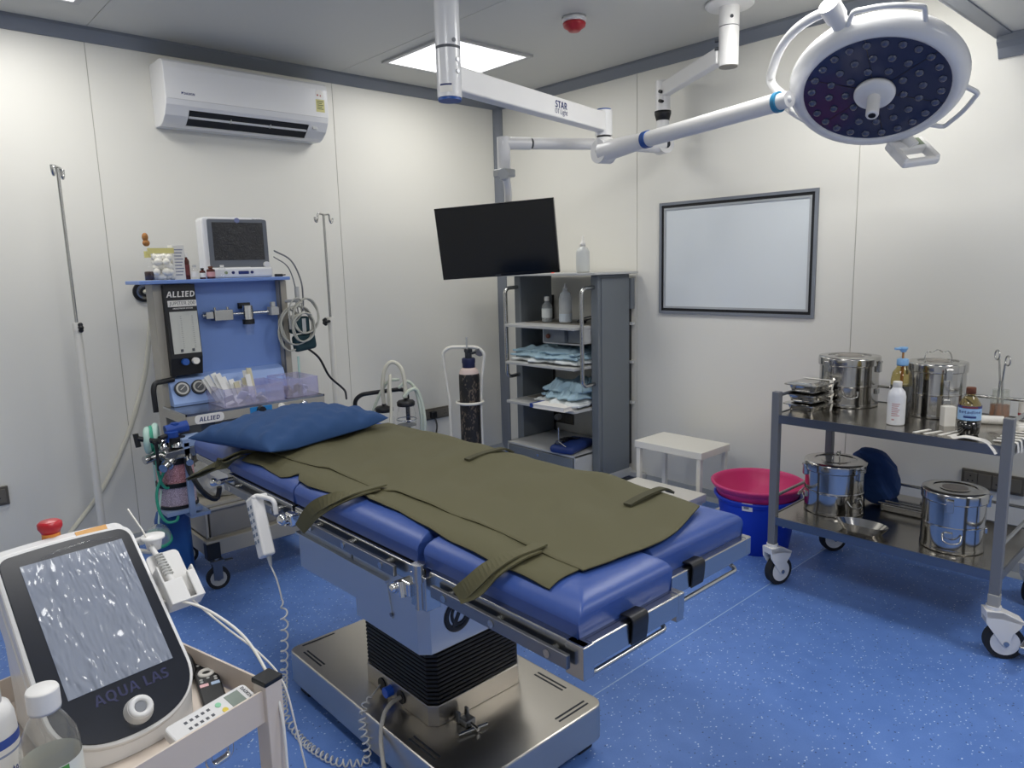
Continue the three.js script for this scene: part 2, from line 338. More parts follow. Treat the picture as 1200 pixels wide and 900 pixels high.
{
  const t = thing('power_plug', 'black plug with a cord in the wall socket by the gas cylinder', 'plug', [-0.71, 0.37, 0.016]);
  part(t, 'body', box(-0.735, -0.69, 0.365, 0.415, 0.0165, 0.05, 0.008), M.black);
  part(t, 'cord', tube([[-0.71, 0.37, 0.045], [-0.73, 0.32, 0.09], [-0.83, 0.25, 0.2], [-0.98, 0.16, 0.4], [-1.12, 0.2, 0.55]], 0.006), M.black);
  const u = thing('power_plug', 'pale round plug with a thin cord in the socket behind the equipment rack', 'plug', [-0.017, 0.33, 0.58]);
  part(u, 'body', rod([-0.0165, 0.34, 0.585], [-0.05, 0.34, 0.585], 0.022, 18), M.lightGrey);
  part(u, 'cord', tube([[-0.045, 0.335, 0.585], [-0.06, 0.27, 0.585], [-0.062, 0.16, 0.582], [-0.06, 0.015, 0.58]], 0.004), M.black);
}
// ---- smoke detector
{
  const [x, z] = [-0.889, 1.564], t = thing('smoke_detector', 'red smoke detector on a white base on the ceiling', 'detector', [x, CEIL, z]);
  part(t, 'base', lathe([[0, 0], [0.058, 0], [0.058, -0.018], [0.05, -0.026], [0, -0.026]].map(p => [p[0], p[1]]).reverse(), x, CEIL, z), M.white);
  part(t, 'cap', lathe([[0, -0.065], [0.026, -0.065], [0.034, -0.056], [0.052, -0.044], [0.056, -0.03], [0.05, -0.024], [0, -0.024]], x, CEIL, z), mat({ color: 0xb4262f, roughness: 0.35 }), 'red detector cap');
}
// ---- air conditioner
{
  const x0 = -2.356, x1 = -1.476, t = thing('air_conditioner', 'white split air conditioner mounted high on the cream wall', 'air conditioner', [(x0 + x1) / 2, 2.146, 0]);
  const full = [[0, 2.15], [0.085, 2.146], [0.125, 2.158], [0.168, 2.19], [0.198, 2.235], [0.206, 2.262], [0.206, 2.41], [0.198, 2.436], [0.18, 2.449], [0.15, 2.453], [0, 2.453]];
  const notch = [[0, 2.15], [0.085, 2.146], [0.115, 2.154], [0.07, 2.21], [0.12, 2.25], [0.186, 2.218], [0.198, 2.235], [0.206, 2.262], [0.206, 2.41], [0.198, 2.436], [0.18, 2.449], [0.15, 2.453], [0, 2.453]];
  const sl = x0 + 0.115, sr = x1 - 0.115;
  part(t, 'casing', [extX(full, x0, sl, 0.004), extX(full, sr, x1, 0.004), extX(notch, sl - 0.004, sr + 0.004)], M.whiteGloss);
  part(t, 'air_slot', [extX([[0.075, 2.208], [0.117, 2.1565], [0.182, 2.214], [0.12, 2.246]], sl, sr)], M.black);
  const fin = [];
  for (let k = 1; k < 3; k++) { const x = sl + (sr - sl) * k / 3; fin.push(box(x - 0.002, x + 0.002, 2.182, 2.2, 0.14, 0.166)); }
  const f2 = part(t, 'louvre', [extX([[0.15, 2.187], [0.153, 2.184], [0.162, 2.192], [0.159, 2.195]], sl + 0.004, sr - 0.004)], M.whiteGloss);
  part(f2, 'fin', fin, M.lightGrey);
  part(t, 'panel_line', box(x0 + 0.01, x1 - 0.01, 2.2615, 2.2635, 0.2, 0.2066), M.lightGrey);
  part(t, 'logo', [tr(text('DAIKIN', 0.011), x0 + 0.115, 2.292, 0.206), tr(extZ([[-0.006, -0.006], [0.006, 0.006], [-0.006, 0.006]], 0, 0.0006), x0 + 0.083, 2.292, 0.206)], M.print);
  const st = part(t, 'energy_label', box(x1 - 0.075, x1 - 0.022, 2.29, 2.358, 0.206, 0.2066), mat({ color: 0xcfc98a, roughness: 0.6 }), 'yellow energy label');
  const lines = []; for (let k = 0; k < 5; k++) lines.push(box(x1 - 0.068, x1 - 0.03 - (k % 2) * 0.008, 2.345 - k * 0.01, 2.349 - k * 0.01, 0.2066, 0.207));
  part(st, 'print', lines, mat({ color: 0x53603a, roughness: 0.6 }));
  const rd = part(t, 'round_label', rod([x1 - 0.05, 2.385, 0.206], [x1 - 0.05, 2.385, 0.2066], 0.025, 24), M.paper);
  part(rd, 'print', [rod([x1 - 0.062, 2.38, 0.2066], [x1 - 0.062, 2.38, 0.207], 0.005, 8), rod([x1 - 0.045, 2.378, 0.2066], [x1 - 0.045, 2.378, 0.207], 0.004, 8)], M.printRed);
  part(t, 'display', box(x1 - 0.092, x1 - 0.062, 2.198, 2.212, 0.172, 0.184), M.lightGrey);
}
// ---- wall gas outlet + hose
{
  const t = thing('gas_outlet', 'black ringed gas outlet on the cream wall with a cream hose', 'gas outlet', [-2.496, 1.323, 0]);
  part(t, 'ring', [rod([-2.496, 1.323, 0], [-2.496, 1.323, 0.015], 0.052, 28)], M.black);
  part(t, 'flange', rod([-2.496, 1.323, 0.014], [-2.496, 1.323, 0.022], 0.038, 24), M.steel);
  part(t, 'socket', rod([-2.496, 1.323, 0.02], [-2.496, 1.323, 0.035], 0.025, 20), M.black);
  part(t, 'hose', tube([[-2.496, 1.323, 0.03], [-2.487, 1.32, 0.06], [-2.482, 1.27, 0.075], [-2.495, 1.16, 0.06], [-2.535, 0.94, 0.05], [-2.585, 0.78, 0.05], [-2.657, 0.6, 0.05], [-2.74, 0.44, 0.05], [-2.824, 0.32, 0.06], [-2.93, 0.215, 0.09], [-3.1, 0.08, 0.16], [-3.4, 0.012, 0.3]], 0.0125, 90, 10), M.tubing);
}
// ================= CEILING PENDANTS =================
function railBeam(a, b, y0, y1, w) {   // rectangular beam between two plan points
  const dx = b[0] - a[0], dz = b[1] - a[1], L = Math.hypot(dx, dz), g = new RoundedBoxGeometry(L, y1 - y0, w, 2, 0.008);
  g.rotateY(Math.atan2(-dz, dx)); g.translate((a[0] + b[0]) / 2, (y0 + y1) / 2, (a[1] + b[1]) / 2); return g;
}
{
  // surgical light
  const A = [-1.884, 1.842], B = [-0.748, 1.625];
  const t = thing('surgical_light', 'white surgical lamp with a round LED head on a jointed ceiling arm', 'surgical light', [A[0], CEIL, A[1]]);
  const W = M.whiteGloss;
  part(t, 'ceiling_flange', lathe([[0, -0.03], [0.13, -0.03], [0.14, -0.02], [0.14, 0], [0, 0]], A[0], CEIL, A[1]), W);
  const col = part(t, 'column', [vcyl(A[0], A[1], 0.046, 2.2, CEIL - 0.02, 32)], W);
  part(col, 'joint_ring', vcyl(A[0], A[1], 0.0455, 2.19, 2.2, 32), M.printGrey);
  const sw = part(t, 'swivel_tube', [vcyl(A[0], A[1], 0.0455, 2.022, 2.19, 32)], W);
  part(sw, 'end_cap', vcyl(A[0], A[1], 0.043, 2.012, 2.022, 32), M.blue, 'blue end cap');
  const bolts = [];
  const toCam = [-0.62, 0.785];
  for (const [dy, a] of [[2.215, 0.5], [2.15, 0.8], [2.11, 0.8]]) { const ca = Math.cos(a), sa = Math.sin(a), d = [toCam[0] * ca + toCam[1] * sa, toCam[1] * ca - toCam[0] * sa]; bolts.push(rod([A[0] + d[0] * 0.04, dy, A[1] + d[1] * 0.04], [A[0] + d[0] * 0.049, dy, A[1] + d[1] * 0.049], 0.0075, 12)); }
  part(t, 'bolt', bolts, M.darkSteel);
  { const a = -0.3, ca = Math.cos(a), sa = Math.sin(a), d = [toCam[0] * ca + toCam[1] * sa, toCam[1] * ca - toCam[0] * sa], g = new THREE.CylinderGeometry(0.0462, 0.0462, 0.028, 12, 1, true, -0.55, 1.1); g.rotateY(Math.atan2(d[0], d[1])); g.translate(A[0], 2.05, A[1]);
    const s = part(t, 'rating_label', g, M.paper); const g2 = new THREE.CylinderGeometry(0.0464, 0.0464, 0.006, 12, 1, true, -0.5, 1.0); g2.rotateY(Math.atan2(d[0], d[1])); g2.translate(A[0], 2.062, A[1]); part(s, 'print', g2, M.print); }
  const beam = part(t, 'arm_beam', railBeam([A[0] + 0.03, A[1] - 0.005], [B[0] - 0.03, B[1] + 0.005], 2.047, 2.137, 0.06), M.white);
  { // lettering on the camera side of the beam
    const ang = Math.atan2(-(B[1] - A[1]), B[0] - A[0]);
    const u = [Math.cos(ang), -Math.sin(ang)], nrm = [Math.sin(ang), Math.cos(ang)];
    const put = (g, s, y) => { g.rotateY(ang); g.translate(A[0] + u[0] * s + nrm[0] * 0.0302, y, A[1] + u[1] * s + nrm[1] * 0.0302); return g; };
    part(beam, 'lettering', [put(text('STAR', 0.03), 0.72, 2.105), put(text('OT Light', 0.02, 0.0006, fontR), 0.72, 2.073)], M.print);
  }
  const hub = part(t, 'elbow_tube', vcyl(B[0], B[1], 0.042, 2.03, 2.15, 28), W);
  part(hub, 'elbow_cap', vcyl(B[0], B[1], 0.036, 2.15, 2.157, 28), M.blue, 'blue cap');
  part(hub, 'joint_gap', vcyl(B[0], B[1], 0.034, 2.018, 2.03, 24), M.black);
  // spring arm
  const K = [B[0], 1.955, B[1]], E = [-0.95, 1.985, 2.665];
  const d = v3(E).sub(v3(K)), len = d.length(), dir = d.clone().normalize();
  const pt = (s) => { const q = v3(K).addScaledVector(dir, s); return [q.x, q.y, q.z]; };
  const sideDir = new THREE.Vector3(dir.z, 0, -dir.x).normalize();   // horizontal, across the arm
  const P2 = (s, o) => { const q = v3(K).addScaledVector(dir, s).addScaledVector(sideDir, o); return [q.x, q.y, q.z]; };
  part(t, 'knuckle', [rod(P2(0, -0.04), P2(0, 0.04), 0.058, 28), vcyl(B[0], B[1], 0.042, 1.96, 2.02, 24), rod(pt(0), pt(0.3), 0.052, 24, 0.036)], M.white);
  part(t, 'knuckle_screw', rod(P2(0, -0.045), P2(0, 0.045), 0.012, 12), M.darkSteel);
  part(t, 'arm_ring', rod(pt(0.3), pt(0.33), 0.039, 24), M.blue, 'blue ring');
  part(t, 'spring_arm', rod(pt(0.33), pt(len - 0.03), 0.035, 28), M.white);
  part(t, 'arm_end_ring', [rod(pt(len - 0.03), pt(len - 0.012), 0.038, 24)], mat({ color: 0x2b7fa8, roughness: 0.4 }), 'teal ring');
  part(t, 'arm_end', rod(pt(len - 0.012), pt(len + 0.03), 0.03, 20), M.white);
  // head
  const c = new THREE.Vector3(-0.695, 2.011, 2.896), n = new THREE.Vector3(-0.534, -0.829, 0.165).normalize();
  const q = new THREE.Quaternion().setFromUnitVectors(new THREE.Vector3(0, -1, 0), n);
  const L = (g) => { g.applyQuaternion(q); g.translate(c.x, c.y, c.z); return g; };
  const Lp = (p) => { const w = v3(p).applyQuaternion(q).add(c); return [w.x, w.y, w.z]; };
  part(t, 'lamp_head', L(lathe([[0.247, 0.004], [0.25, -0.006], [0.262, -0.012], [0.285, -0.004], [0.302, 0.02], [0.305, 0.045], [0.297, 0.062], [0.292, 0.066], [0.285, 0.082], [0.2, 0.105], [0.0, 0.115]], 0, 0, 0, 64)), W);
  const face = part(t, 'lamp_face', L(lathe([[0, 0], [0.249, 0], [0.249, 0.01], [0, 0.01]], 0, 0, 0, 64)), mat({ color: 0x2f3a5c, roughness: 0.16 }), 'dark blue glossy lens plate');
  const lm = mat({ color: 0x3c4562, roughness: 0.05, clearcoat: 1 }), led = mat({ color: 0x1a2036, roughness: 0.3 });
  const lensG = lathe([[0, -0.012], [0.006, -0.0113], [0.011, -0.0085], [0.0145, -0.004], [0.0155, 0.0], [0, 0.0]], 0, 0, 0, 16);
  const ringG = lathe([[0.006, -0.0135], [0.007, -0.0115], [0.005, -0.0115]], 0, 0, 0, 12);
  for (const [cnt, r, off] of [[24, 0.219, 0.05], [16, 0.157, 0.1], [9, 0.1, 0.25]]) for (let k = 0; k < cnt; k++) {
    const a = off + k / cnt * Math.PI * 2, g = L(lensG.clone().translate(Math.cos(a) * r, 0, Math.sin(a) * r));
    const ls = part(face, 'lens', g, lm);
  }
  const seams = []; for (let k = 0; k < 6; k++) { const g = new THREE.BoxGeometry(0.18, 0.002, 0.002); g.translate(0.155, -0.0005, 0); g.rotateY(k / 6 * Math.PI * 2 + 0.2); seams.push(L(g)); }
  part(face, 'seam', seams, M.black);
  const hd = part(t, 'handle_flange', L(lathe([[0, -0.032], [0.045, -0.032], [0.066, -0.026], [0.071, -0.015], [0.071, -0.006], [0.056, -0.003], [0.056, 0.002], [0, 0.002]], 0, 0, 0, 40)), W);
  part(t, 'sterile_handle', L(lathe([[0.013, -0.118], [0.02, -0.118], [0.0225, -0.112], [0.0225, -0.03], [0, -0.03]], 0, 0, 0, 24)), M.white);
  part(t, 'handle_bore', L(lathe([[0, -0.112], [0.0135, -0.112], [0.0135, -0.1178], [0.013, -0.1178]], 0, 0, 0, 20)), M.black);
  // orientation of things around the rim: local angle phi (x = cos, z = sin)
  const rim = (phi, r, y) => [Math.cos(phi) * r, y, Math.sin(phi) * r];
  const handleAt = (phi, half) => { const pts = []; for (let k = 0; k <= 8; k++) { const a = phi - half + k / 8 * half * 2; const rr = (k === 0 || k === 8) ? 0.295 : 0.345; pts.push(Lp(rim(a, rr, 0.03))); } return tube(pts, 0.009, 40, 8, false, 0.3); };
  // joint knob at the top-left of the rim, yoke from arm end to it
  const phK = 3.19, phB = 6.24;
  part(t, 'yoke_joint', [rod(Lp(rim(phK, 0.28, 0.05)), Lp(rim(phK, 0.335, 0.05)), 0.03, 24), rod(Lp(rim(phK, 0.335, 0.05)), Lp(rim(phK, 0.4, 0.05)), 0.036, 24)], M.white);
  const y1 = [], a0 = 4.5;
  const endp = pt(len + 0.02);
  y1.push(endp);
  for (let k = 1; k <= 6; k++) { const a = a0 + (phK - a0) * k / 6.0; y1.push(Lp(rim(a, 0.375, 0.05 + 0.03 * Math.sin(k / 6 * 3.14)))); }
  part(t, 'yoke', tube(y1, 0.017, 60, 12), W);
  const y2 = [endp]; const dphi = phB - a0;
  for (let k = 1; k <= 6; k++) { const a = a0 + dphi * k / 6.0; y2.push(Lp(rim(a, k === 6 ? 0.32 : 0.36, 0.075 + 0.05 * Math.sin(k / 6 * 3.14)))); }
  part(t, 'lower_yoke', tube(y2, 0.014, 60, 12), W);
  part(t, 'rim_handle', handleAt(0.7, 0.36), W);
  part(t, 'rim_handle', handleAt(2.7, 0.42), W);
  // control box hanging from the lower rim
  const bp = Lp(rim(phB, 0.3, 0.06));
  const cb = [-0.41, 1.805, 2.945];
  part(t, 'control_neck', rod(bp, [cb[0], cb[1] + 0.025, cb[2]], 0.024, 20), M.white);
  const bx = (g) => { g.rotateX(0.75); g.rotateZ(0.12); g.rotateY(-0.55); g.translate(...cb); return g; };
  const body = part(t, 'control_box', [bx(box(-0.082, 0.082, -0.02, 0.022, -0.075, -0.01, 0.012)), bx(box(-0.082, -0.058, -0.02, 0.022, -0.04, 0.06, 0.01)), bx(box(0.058, 0.082, -0.02, 0.022, -0.04, 0.06, 0.01)), bx(box(-0.082, 0.082, -0.02, 0.014, 0.04, 0.066, 0.011))], M.white);
  part(body, 'keypad_label', bx(box(0.02, 0.055, 0.022, 0.0226, -0.065, -0.02)), mat({ color: 0x8c9a84, roughness: 0.5 }));
}
{ // ---- monitor pendant with TV
  const A = [-0.463, 2.14], B = [-0.134, 1.537], J = [-0.134, 2.055, 1.537], E = [-1.03, 2.03, 1.19];
  const t = thing('monitor_arm', 'white jointed ceiling arm that carries the black television', 'monitor arm', [A[0], CEIL, A[1]]);
  part(t, 'ceiling_flange', lathe([[0, -0.02], [0.1, -0.02], [0.11, -0.012], [0.11, 0], [0, 0]], A[0], CEIL, A[1]), M.white);
  const c = part(t, 'column', [vcyl(A[0], A[1], 0.046, 2.468, CEIL - 0.01, 32), vcyl(A[0], A[1], 0.0455, 2.294, 2.464, 32)], M.white);
  part(c, 'joint_ring', vcyl(A[0], A[1], 0.0445, 2.46, 2.47, 28), M.printGrey);
  part(c, 'end_cap', vcyl(A[0], A[1], 0.042, 2.29, 2.2945, 28), M.beigeDark);
  const bl = []; for (const y of [2.41, 2.375]) bl.push(rod([A[0] - 0.03, y, A[1] - 0.035], [A[0] - 0.038, y, A[1] - 0.05], 0.008, 10)); bl.push(rod([A[0] - 0.03, 2.5, A[1] + 0.03], [A[0] - 0.034, 2.5, A[1] + 0.034], 0.008, 10));
  part(t, 'bolt', bl, M.dark);
  part(t, 'arm_beam', railBeam([A[0] - 0.015, A[1] - 0.03], [B[0] - 0.01, B[1] + 0.02], 2.309, 2.384, 0.05), M.white);
  const h = part(t, 'elbow_tube', [vcyl(B[0], B[1], 0.042, 2.225, 2.395, 28), vcyl(B[0], B[1], 0.034, 2.06, 2.23, 24)], M.white);
  part(h, 'collar', lathe([[0, 0], [0.036, 0], [0.046, 0.035], [0.046, 0.05], [0, 0.05]], B[0], 2.185, B[1], 28), M.black, 'black collar');
  part(h, 'knob', [rod([B[0] - 0.02, 2.33, B[1] + 0.02], [B[0] - 0.06, 2.33, B[1] + 0.02], 0.009, 10), rod([B[0] - 0.02, 2.28, B[1] + 0.02], [B[0] - 0.06, 2.28, B[1] + 0.02], 0.009, 10)], M.black);
  const d = v3(E).sub(v3(J)).normalize(), L = v3(E).distanceTo(v3(J)), sd = new THREE.Vector3(d.z, 0, -d.x).normalize();
  const at = (s, o = 0) => { const q = v3(J).addScaledVector(d, s).addScaledVector(sd, o); return [q.x, q.y, q.z]; };
  const k = part(t, 'knuckle', [rod(at(0, -0.04), at(0, 0.04), 0.05, 28), rod(at(0), at(0.28), 0.048, 20, 0.032)], M.white);
  part(k, 'emblem', [rod(at(0, -0.042), at(0, 0.042), 0.024, 20)], M.dark);
  part(t, 'spring_arm', rod(at(0.28), at(L - 0.16), 0.03, 24), M.white);
  part(t, 'arm_ring', rod(at(L - 0.16), at(L - 0.148), 0.026, 20), M.dark);
  part(t, 'arm_end', [rod(at(L - 0.148), at(L + 0.02), 0.032, 20), vcyl(E[0], E[2], 0.034, 1.89, 2.06, 24)], M.white);
  part(t, 'tilt_joint', [rod([E[0] - 0.055, 1.868, E[2] + 0.05], [E[0] + 0.055, 1.868, E[2] - 0.05], 0.026, 18), box(E[0] - 0.045, E[0] + 0.045, 1.86, 1.9, E[2] - 0.04, E[2] + 0.04, 0.008)], M.lightGrey);
  part(t, 'hanger', tube([[E[0] + 0.01, 1.86, E[2]], [E[0] + 0.04, 1.8, E[2] - 0.02], [E[0] + 0.065, 1.7, E[2] - 0.05], [E[0] + 0.06, 1.58, E[2] - 0.06]], 0.02, 24, 10), M.white);
  // TV
  const u = new THREE.Vector3(0.519, 0.041, 0.854), w = new THREE.Vector3(-0.148, 0.988, 0.043), n = new THREE.Vector3().crossVectors(u, w).normalize();
  const m4 = new THREE.Matrix4().makeBasis(u.clone().normalize(), w.clone().normalize(), n), q = new THREE.Quaternion().setFromRotationMatrix(m4);
  const tv = thing('television', 'black flat television hanging from the ceiling arm', 'television', [-1.034, 1.541, 1.115], { local: true, quat: q });
  const W = 0.66, H = 0.386;
  part(tv, 'casing', [box(-W / 2, W / 2, -H / 2, H / 2, -0.025, -0.002, 0.006), box(-0.22, 0.22, -0.15, 0.1, -0.055, -0.02, 0.02)], M.black);
  part(tv, 'bezel', [box(-W / 2, W / 2, H / 2 - 0.008, H / 2, -0.02, 0.003, 0.002), box(-W / 2, W / 2, -H / 2, -H / 2 + 0.017, -0.02, 0.003, 0.002), box(-W / 2, -W / 2 + 0.008, -H / 2, H / 2, -0.02, 0.003, 0.002), box(W / 2 - 0.008, W / 2, -H / 2, H / 2, -0.02, 0.003, 0.002)], mat({ color: 0x0c0d10, roughness: 0.15 }));
  part(tv, 'screen', box(-W / 2 + 0.007, W / 2 - 0.007, -H / 2 + 0.016, H / 2 - 0.007, -0.003, 0.001), mat({ color: 0x05070c, roughness: 0.12 }));
  part(tv, 'standby_light', box(W / 2 - 0.045, W / 2 - 0.03, -H / 2 - 0.002, -H / 2 + 0.002, 0, 0.0035), mat({ color: 0x801010, emissive: new THREE.Color(1, 0.15, 0.1), emissiveIntensity: 0.8 }), 'red standby light');
  part(tv, 'logo', tr(text('SAMSUNG', 0.005), -0.01, -H / 2 + 0.008, 0.003), M.printGrey);
  part(tv, 'mount_plate', box(-0.1, 0.1, -0.1, 0.1, -0.075, -0.055), M.lightGrey);
}
// ================= OPERATING TABLE =================
{
  const t = thing('operating_table', 'stainless steel operating table with royal blue padded sections on a pedestal', 'operating table', [-2.42, 0, 2.35]);
  // base plate
  const bx0 = -2.685, bx1 = -2.16, bz0 = 1.86, bz1 = 2.805;
  const rr = (x0, x1, z0, z1, r) => { const p = []; for (const [cx, cz, a] of [[x1 - r, z1 - r, 0], [x0 + r, z1 - r, 1], [x0 + r, z0 + r, 2], [x1 - r, z0 + r, 3]]) for (let k = 0; k <= 4; k++) { const th = (a + k / 4) * Math.PI / 2; p.push([cx + Math.cos(th) * r, cz + Math.sin(th) * r]); } return p; };
  const bp = part(t, 'base_plate', extY(rr(bx0, bx1, bz0, bz1, 0.035), 0.042, 0.15, 0.005), mat({ color: 0xcbc6bd, metalness: 1, roughness: 0.3 }));
  const slots = [];
  for (const [cx, cz, along] of [[bx1 - 0.03, 2.62, 'z'], [bx1 - 0.045, 2.62, 'z'], [-2.26, bz1 - 0.03, 'x'], [-2.26, bz1 - 0.045, 'x'], [bx0 + 0.03, 1.98, 'z'], [bx0 + 0.042, 1.98, 'z'], [bx0 + 0.025, 2.6, 'z'], [bx0 + 0.04, 2.6, 'z'], [-2.58, bz0 + 0.02, 'x']])
    slots.push(along === 'z' ? box(cx - 0.003, cx + 0.003, 0.1495, 0.1512, cz - 0.06, cz + 0.06, 0.001) : box(cx - 0.06, cx + 0.06, 0.1495, 0.1512, cz - 0.003, cz + 0.003, 0.001));
  part(bp, 'groove', slots, M.dark);
  part(bp, 'maker_print', [tr(rX(text('ORTHO', 0.022), -Math.PI / 2).rotateY(Math.PI / 2), -2.42, 0.1505, 2.03), tr(rX(text('MEDICAL', 0.014), -Math.PI / 2).rotateY(Math.PI / 2), -2.45, 0.1505, 2.03)], M.lightGrey);
  for (const [x, z] of [[bx0 + 0.05, bz0 + 0.06], [bx1 - 0.05, bz0 + 0.06], [bx0 + 0.05, bz1 - 0.06], [bx1 - 0.05, bz1 - 0.06]]) part(t, 'foot', [box(x - 0.03, x + 0.03, 0.0, 0.042, z - 0.03, z + 0.03, 0.006)], M.black);
  // column
  const cham = (x0, x1, z0, z1, c) => [[x0 + c, z0], [x1 - c, z0], [x1, z0 + c], [x1, z1 - c], [x1 - c, z1], [x0 + c, z1], [x0, z1 - c], [x0, z0 + c]];
  const cx0 = -2.592, cx1 = -2.25, cz0 = 2.2, cz1 = 2.558;
  part(t, 'column_collar', extY(cham(cx0, cx1, cz0, cz1, 0.022), 0.15, 0.212, 0.002), M.sheetSteel);
  const bel = [];
  for (let k = 0; k < 17; k++) { const y = 0.212 + k * 0.0125; bel.push(extY(cham(cx0 + 0.002, cx1 - 0.002, cz0 + 0.002, cz1 - 0.002, 0.022), y + 0.003, y + 0.0125, 0.003)); bel.push(extY(cham(cx0 + 0.008, cx1 - 0.008, cz0 + 0.008, cz1 - 0.008, 0.022), y, y + 0.004)); }
  part(t, 'bellows', bel, mat({ color: 0x0c0d12, roughness: 0.55 }), 'black rubber bellows');
  // shroud: side profile swept across
  const sx0 = -2.612, sx1 = -2.235;
  const prof = [[2.195, 0.385], [2.56, 0.372], [2.56, 0.66], [1.87, 0.66], [1.87, 0.418], [2.195, 0.428]];
  part(t, 'column_shroud', [extX([[1.872, 0.418], [2.2, 0.428], [2.2, 0.64], [1.872, 0.64]], sx0, sx1, 0.003), extY(cham(sx0, sx1, 2.19, 2.562, 0.025), 0.372, 0.64, 0.002)], M.plate);
  part(t, 'side_cover', [extX([[1.865, 0.425], [2.42, 0.437], [2.4, 0.545], [1.865, 0.545]], sx0 - 0.004, sx0 + 0.002, 0.001), extX([[1.862, 0.541], [2.41, 0.541], [2.41, 0.549], [1.862, 0.549]], sx0 - 0.014, sx0 + 0.005, 0.001)], M.plate);
  part(t, 'cover_screw', rod([sx0 - 0.006, 0.447, 2.415], [sx0, 0.447, 2.415], 0.006, 10), M.darkSteel); part(t, 'cover_screw', rod([-2.60, 0.5, 1.872], [-2.60, 0.5, 1.86], 0.008, 10), M.darkSteel);
  { // ring emblem on the foot-side of the shroud
    const r1 = new THREE.TorusGeometry(0.04, 0.008, 6, 32); r1.scale(1, 1, 0.15); r1.translate(-2.494, 0.455, 2.5635);
    const r2 = new THREE.TorusGeometry(0.026, 0.005, 6, 28); r2.scale(1, 1.1, 0.15); r2.translate(-2.489, 0.457, 2.5635);
    const sl = box(-0.006, 0.006, -0.04, 0.045, 0, 0.002); sl.rotateZ(-0.5); sl.translate(-2.494, 0.455, 2.562);
    part(t, 'emblem', [r1, r2, sl], M.black, 'black ring emblem');
  }
  const ports = [[2.306, 0.177], [2.407, 0.181]];
  for (const [z, y] of ports) part(t, 'cable_port', rod([cx0 - 0.004, y, z], [cx0 + 0.005, y, z], 0.02, 20), M.black);
  part(t, 'port_cap', rod([cx0 - 0.022, 0.178, 2.352], [cx0 + 0.003, 0.178, 2.352], 0.016, 18), mat({ color: 0x2060d8, roughness: 0.35 }), 'blue port cap');
  // under-table structure
  part(t, 'under_frame', [box(-2.6, -2.25, 0.64, 0.69, 2.15, 2.6, 0.004), box(-2.66, -2.6, 0.68, 0.72, 1.6, 2.75), box(-2.25, -2.19, 0.68, 0.72, 1.6, 2.75), box(-2.7, -2.16, 0.655, 0.68, 1.87, 2.55, 0.004), box(-2.72, -2.14, 0.665, 0.7, 2.2, 2.35), box(-2.72, -2.14, 0.665, 0.7, 2.6, 2.7)], M.darkSteel);
  // frames: head, back, seat, leg L, leg R
  const nx = -2.765, fx = -2.085;
  const frm = (x0, x1, z0, z1, y0, y1, w = 0.02) => [box(x0, x0 + w, y0, y1, z0, z1, 0.003), box(x1 - w, x1, y0, y1, z0, z1, 0.003), box(x0 + w, x1 - w, y0, y1, z0, z0 + w), box(x0 + w, x1 - w, y0, y1, z1 - w, z1, 0.003), box(x0 + w, x1 - w, y1 - 0.004, y1 - 0.001, z0 + w, z1 - w)];
  part(t, 'head_frame', frm(nx + 0.03, fx - 0.03, 1.3, 1.645, 0.715, 0.738), M.steel);
  part(t, 'back_frame', frm(nx + 0.008, fx - 0.008, 1.66, 2.14, 0.7, 0.738), M.steel);
  part(t, 'seat_frame', frm(nx + 0.008, fx - 0.008, 2.16, 2.755, 0.695, 0.738), M.steel);
  const lf = part(t, 'leg_frame', frm(nx + 0.004, -2.456, 2.815, 3.268, 0.7, 0.745), M.steel);
  part(t, 'leg_frame', frm(-2.44, fx - 0.01, 2.815, 3.212, 0.7, 0.745), M.steel);
  // side rails on stand-offs
  const rail = (x, s, z0, z1, yc) => { const a = x + s * 0.012, b = x + s * 0.022; part(t, 'side_rail', [box(Math.min(a, b), Math.max(a, b), yc - 0.0135, yc + 0.0135, z0, z1, 0.002)], M.darkSteel); const p = []; for (const k of [0.12, 0.5, 0.88]) { const z = z0 + (z1 - z0) * k; p.push(rod([x - s * 0.005, yc, z], [x + s * 0.013, yc, z], 0.009, 10)); p.push(rod([x + s * 0.0215, yc, z], [x + s * 0.0245, yc, z], 0.008, 12)); } part(t, 'rail_bolt', p, M.steel); };
  for (const s of [-1, 1]) {
    const x = s < 0 ? nx + 0.008 : fx - 0.008;
    rail(x, s, 1.68, 2.1, 0.705); rail(x, s, 2.24, 2.7, 0.715);
    rail(x, s, 2.842, s < 0 ? 3.244 : 3.19, 0.714);
  }
  // hinge pivots and clamps on the near side
  part(t, 'hinge', [rod([nx - 0.006, 0.655, 2.792], [nx - 0.006, 0.757, 2.792], 0.012, 14), rod([nx - 0.006, 0.72, 2.792], [nx - 0.006, 0.76, 2.792], 0.016, 14), box(nx - 0.01, nx + 0.03, 0.655, 0.735, 2.76, 2.82, 0.003)], M.steel);
  part(t, 'hinge', [rod([fx + 0.006, 0.655, 2.792], [fx + 0.006, 0.757, 2.792], 0.012, 14), box(fx - 0.03, fx + 0.01, 0.655, 0.735, 2.76, 2.82, 0.003)], M.steel);
  part(t, 'rail_clamp', [rod([nx - 0.03, 0.69, 2.725], [nx + 0.01, 0.69, 2.725], 0.014, 12), rod([nx - 0.02, 0.672, 2.745], [nx - 0.02, 0.708, 2.74], 0.009, 10), box(nx - 0.02, nx + 0.01, 0.675, 0.71, 2.735, 2.77, 0.005), new THREE.SphereGeometry(0.011, 10, 8).translate(nx - 0.032, 0.69, 2.725)], M.chrome);
